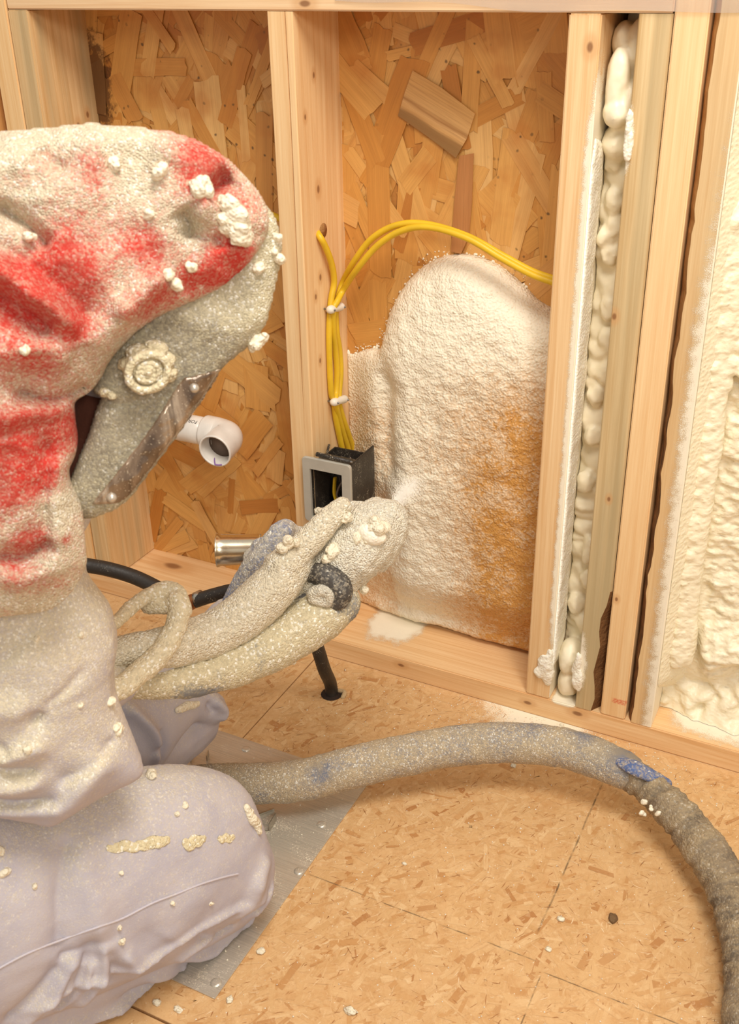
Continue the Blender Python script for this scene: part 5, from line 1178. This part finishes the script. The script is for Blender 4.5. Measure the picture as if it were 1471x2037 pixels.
gl([[(622, 1140, 20, 1.285), (650, 1146, 26, 1.275), (676, 1168, 26, 1.275), (672, 1192, 24, 1.28), (652, 1196, 18, 1.285)], [(640, 1160, 22, 1.295), (665, 1180, 26, 1.295)]], 0.002, 'side_block', crust('block_dark', S(70, 66, 62), S(196, 186, 164), 0.36, 420, 0.0014, S(56, 52, 50), 0.6), 'dark rubbery side block of the gun', lambda a_: np.full(len(a_), 0.3), 0.0006)
gl([[(624, 1182, 15, 1.272), (642, 1174, 13, 1.266), (656, 1184, 11, 1.266), (652, 1200, 10, 1.27)], [(625, 1190, 14, 1.272), (645, 1198, 12, 1.27)]], 0.0018, 'coupling', mGun, 'pale coupling lug', lambda a_: np.full(len(a_), 0.62), 0.0008)
ct0 = dep(432, 1094, 1.43); ct1 = dep(520, 1092, 1.43); dirc = ct1-ct0
o = hollow('metal_tube', [ct1, ct1-dirc*0.35, ct0+dirc*0.18, ct0], [.0205, .0205, .0212, .0235], [.018, .018, .0185, .021], M_['chrome'], 32, 6); child(o, gun); o['label'] = 'chromed tube end dusted with foam'
# ---- looping air line
lp_ = [(190, 1262, 13, 1.10), (232, 1236, 14, 1.13), (268, 1202, 15, 1.16), (305, 1180, 16, 1.18), (338, 1173, 17, 1.19), (356, 1190, 19, 1.185), (354, 1232, 22, 1.175), (336, 1276, 23, 1.165), (306, 1314, 24, 1.15), (270, 1344, 24, 1.135), (240, 1368, 25, 1.12), (190, 1380, 24, 1.10)]
P, R_ = T(lp_); V, Fc, _ = tube_geo(P, R_, 20, 8, True); gs = [(V, Fc)]
P2, R2 = T([(298, 1204, 19, 1.185), (326, 1203, 20, 1.185), (350, 1200, 21, 1.185)]); V2, F2, _ = tube_geo(P2, R2, 8, 4, True); gs.append((V2, F2))
P3, R3 = T([(352, 1196, 22, 1.18), (362, 1212, 21, 1.18)]); V3, F3, _ = tube_geo(P3, R3, 12, 4, True); gs.append((V3, F3))
V, Fc = join_geo(gs); me = remeshed(V, Fc, 0.0022, 2); a_, b_ = mesh_np(me); set_co(me, a_+b_*(0.0012*fbm(a_, 110, 3)+0.0008*fbm(a_, 300, 2))[:, None])
mLoop = crust('loop_crust', S(196, 184, 152), S(226, 212, 178), None, 400, 0.0016, S(180, 170, 144), 0.9)
loop = link('air_line', me, mLoop, None, True); set_attr(me, 'dust', np.full(len(a_), 0.85)); recenter(loop)
tag(loop, 'thin foam coated air line looping beside the coverall sleeve', 'hose')
o = chunk(dep(268, 1292, 1.185), .011, gun, 500, 'foam_chunk', mWhite); o2 = chunk(dep(284, 1284, 1.185), .009, gun, 501, 'foam_chunk', mWhite)
# ---- mist from the nozzle: a cone of fine droplets
tip = dep(786, 1002, 1.335); goal = np.array(on(856, 925, 1, 0.05)); dv_ = goal-tip; L_ = np.linalg.norm(dv_); dv_ /= L_
e_1 = np.cross(dv_, [0, 0, 1.0]); e_1 /= np.linalg.norm(e_1); e_2 = np.cross(dv_, e_1)
rm = np.random.default_rng(3); nd = 16000
s_ = 0.004+0.15*rm.random(nd)**1.25; ra = (0.0035+0.20*s_)*np.minimum(np.abs(rm.normal(0, 0.45, nd)), 1.0); an = rm.random(nd)*2*math.pi
cc_ = tip+s_[:, None]*dv_+(ra*np.cos(an))[:, None]*e_1+(ra*np.sin(an))[:, None]*e_2
sz = (0.00028+0.00026*rm.random(nd))*(1-0.5*s_/0.16)
tet = np.array([(1, 1, 1), (1, -1, -1), (-1, 1, -1), (-1, -1, 1.0)])*0.75
V = (cc_[:, None, :]+sz[:, None, None]*tet[None]).reshape(-1, 3); Fc = []
for k in range(nd): Fc += [(4*k, 4*k+1, 4*k+2), (4*k, 4*k+3, 4*k+1), (4*k, 4*k+2, 4*k+3), (4*k+1, 4*k+3, 4*k+2)]
n = N('mist_droplet'); n.b.inputs['Subsurface Weight'].default_value = 0.0
mMist = n.fin(S(252, 248, 238), 0.6)
n.b.inputs['Transmission Weight'].default_value = 0.0; n.b.inputs['Alpha'].default_value = 0.6
mist = pydata('spray_mist', V, Fc, mMist, None, False); recenter(mist)
tag(mist, 'fine white mist leaving the gun nozzle toward the foam', 'mist', None, 'stuff')

# ---- plastic film hanging over the window opening at the upper right
n = N('plastic_film'); p = n.pos(); tr = n.n('ShaderNodeBsdfTransparent'); mx = n.n('ShaderNodeMixShader')
n.put(n.b, 'Base Color', S(232, 222, 214)); n.b.inputs['Roughness'].default_value = 0.25
n.t.links.new(tr.outputs[0], mx.inputs[1]); n.t.links.new(n.b.outputs[0], mx.inputs[2]); n.put(mx, 0, n.rng(n.noise(p, 8, 3), 0.3, 0.7, 0.16, 0.32)); n.t.links.new(mx.outputs[0], n.out.inputs[0])
xs_ = np.linspace(-0.30, 0.62, 60); V = []; Fc = []
for zrow in range(6):
    for i, x in enumerate(xs_):
        low_ = 1.0005+0.004*math.sin(x*7)+0.002*math.sin(x*31)+0.016*sstep(0.05, -0.25, x) - 0.006*sstep(0.12, 0.3, x)
        V.append((x, -0.0035-0.0012*math.sin(x*23+zrow)-0.001*zrow*0.3, low_+(1.35-low_)*zrow/5))
for rr_ in range(5):
    for i in range(59): Fc.append((rr_*60+i, rr_*60+i+1, (rr_+1)*60+i+1, (rr_+1)*60+i))
o = pydata('plastic_film', V, Fc, n.m, None, True); sm = o.modifiers.new('thick', 'SOLIDIFY'); sm.thickness = 0.0003; recenter(o)
tag(o, 'translucent plastic film over the window opening at upper right', 'film')

# ---- foam crumbs lying on the floor and the sheet
crumbs = [(698, 2011, .0062, 'large white foam crumb on the floor at the bottom of the view'), (312, 1994, .005, 'foam crumb on the floor left of the sheet corner, the bigger of two'), (354, 2008, .0042, 'foam crumb on the floor right of its bigger twin below the sheet'),
          (457, 1988, .0050, 'foam crumb touching the lower corner of the metal sheet'), (520, 1892, .0045, 'ragged foam crumb beside the right edge of the metal sheet'), (1117, 1828, .0045, 'round white foam crumb in the middle of the floor right of the printed line'),
          (1220, 1826, .0065, 'brown dirt crumb on the floor below the hose arch'), (805, 1718, .003, 'small foam crumb left of the printed floor cross'), (1092, 1888, .0034, 'small foam crumb just above the broken printed corner'), (1023, 1522, .0050, 'flat foam flake under the top of the hose arch'),
          (1118, 1442, .003, 'tiny foam crumb against the bottom plate above the hose'), (585, 1318, .004, 'foam crumb beside the panel joint under the gun')]
mDirt = plain('dirt', S(120, 92, 60), 0.9, 0, (300, 4, 0.002))
for k, (px, py, s_, lab) in enumerate(crumbs):
    c_ = hz(px, py, s_*0.45); rr_ = random.Random(900+k)
    V, Fc = blob_geo((0, 0, 0), (s_*rr_.uniform(.8, 1.3), s_*rr_.uniform(.7, 1.1), s_*.62), 0.42, 1.9, k+3); V[:, 2] = np.maximum(V[:, 2], -s_*0.43)
    o = pydata('dirt_crumb' if 'dirt' in lab else 'foam_crumb', V, Fc, mDirt if 'dirt' in lab else mChunk, None, True); o.location = c_
    tag(o, lab, 'crumb')
# scattered specks nobody could count
rr_ = random.Random(4); gs = []
for k in range(900):
    x, y = rr_.uniform(-0.36, 0.42), rr_.uniform(-0.72, -0.005)
    if rr_.random() < 0.35: x, y = rr_.gauss(0.05, 0.12), -abs(rr_.gauss(0, 0.05))-0.004
    s_ = rr_.uniform(.0004, .0014); V, Fc = (np.array([(1, 0, 0), (-1, 0, 0), (0, 1, 0), (0, -1, 0), (0, 0, 1), (0, 0, -1.0)]), [(0, 2, 4), (2, 1, 4), (1, 3, 4), (3, 0, 4), (2, 0, 5), (1, 2, 5), (3, 1, 5), (0, 3, 5)])
    z = s_*0.6+(0.0022 if (sx0_ < x < sx1_ and sy0_ < y < sy1_) else 0.0003); gs.append((V*s_+np.array([x, y, z]), Fc))
V, Fc = join_geo(gs); o = pydata('foam_specks', V, Fc, M_['chip'], None, False); tag(recenter(o), 'fine white foam specks scattered over the floor', 'specks', None, 'stuff')
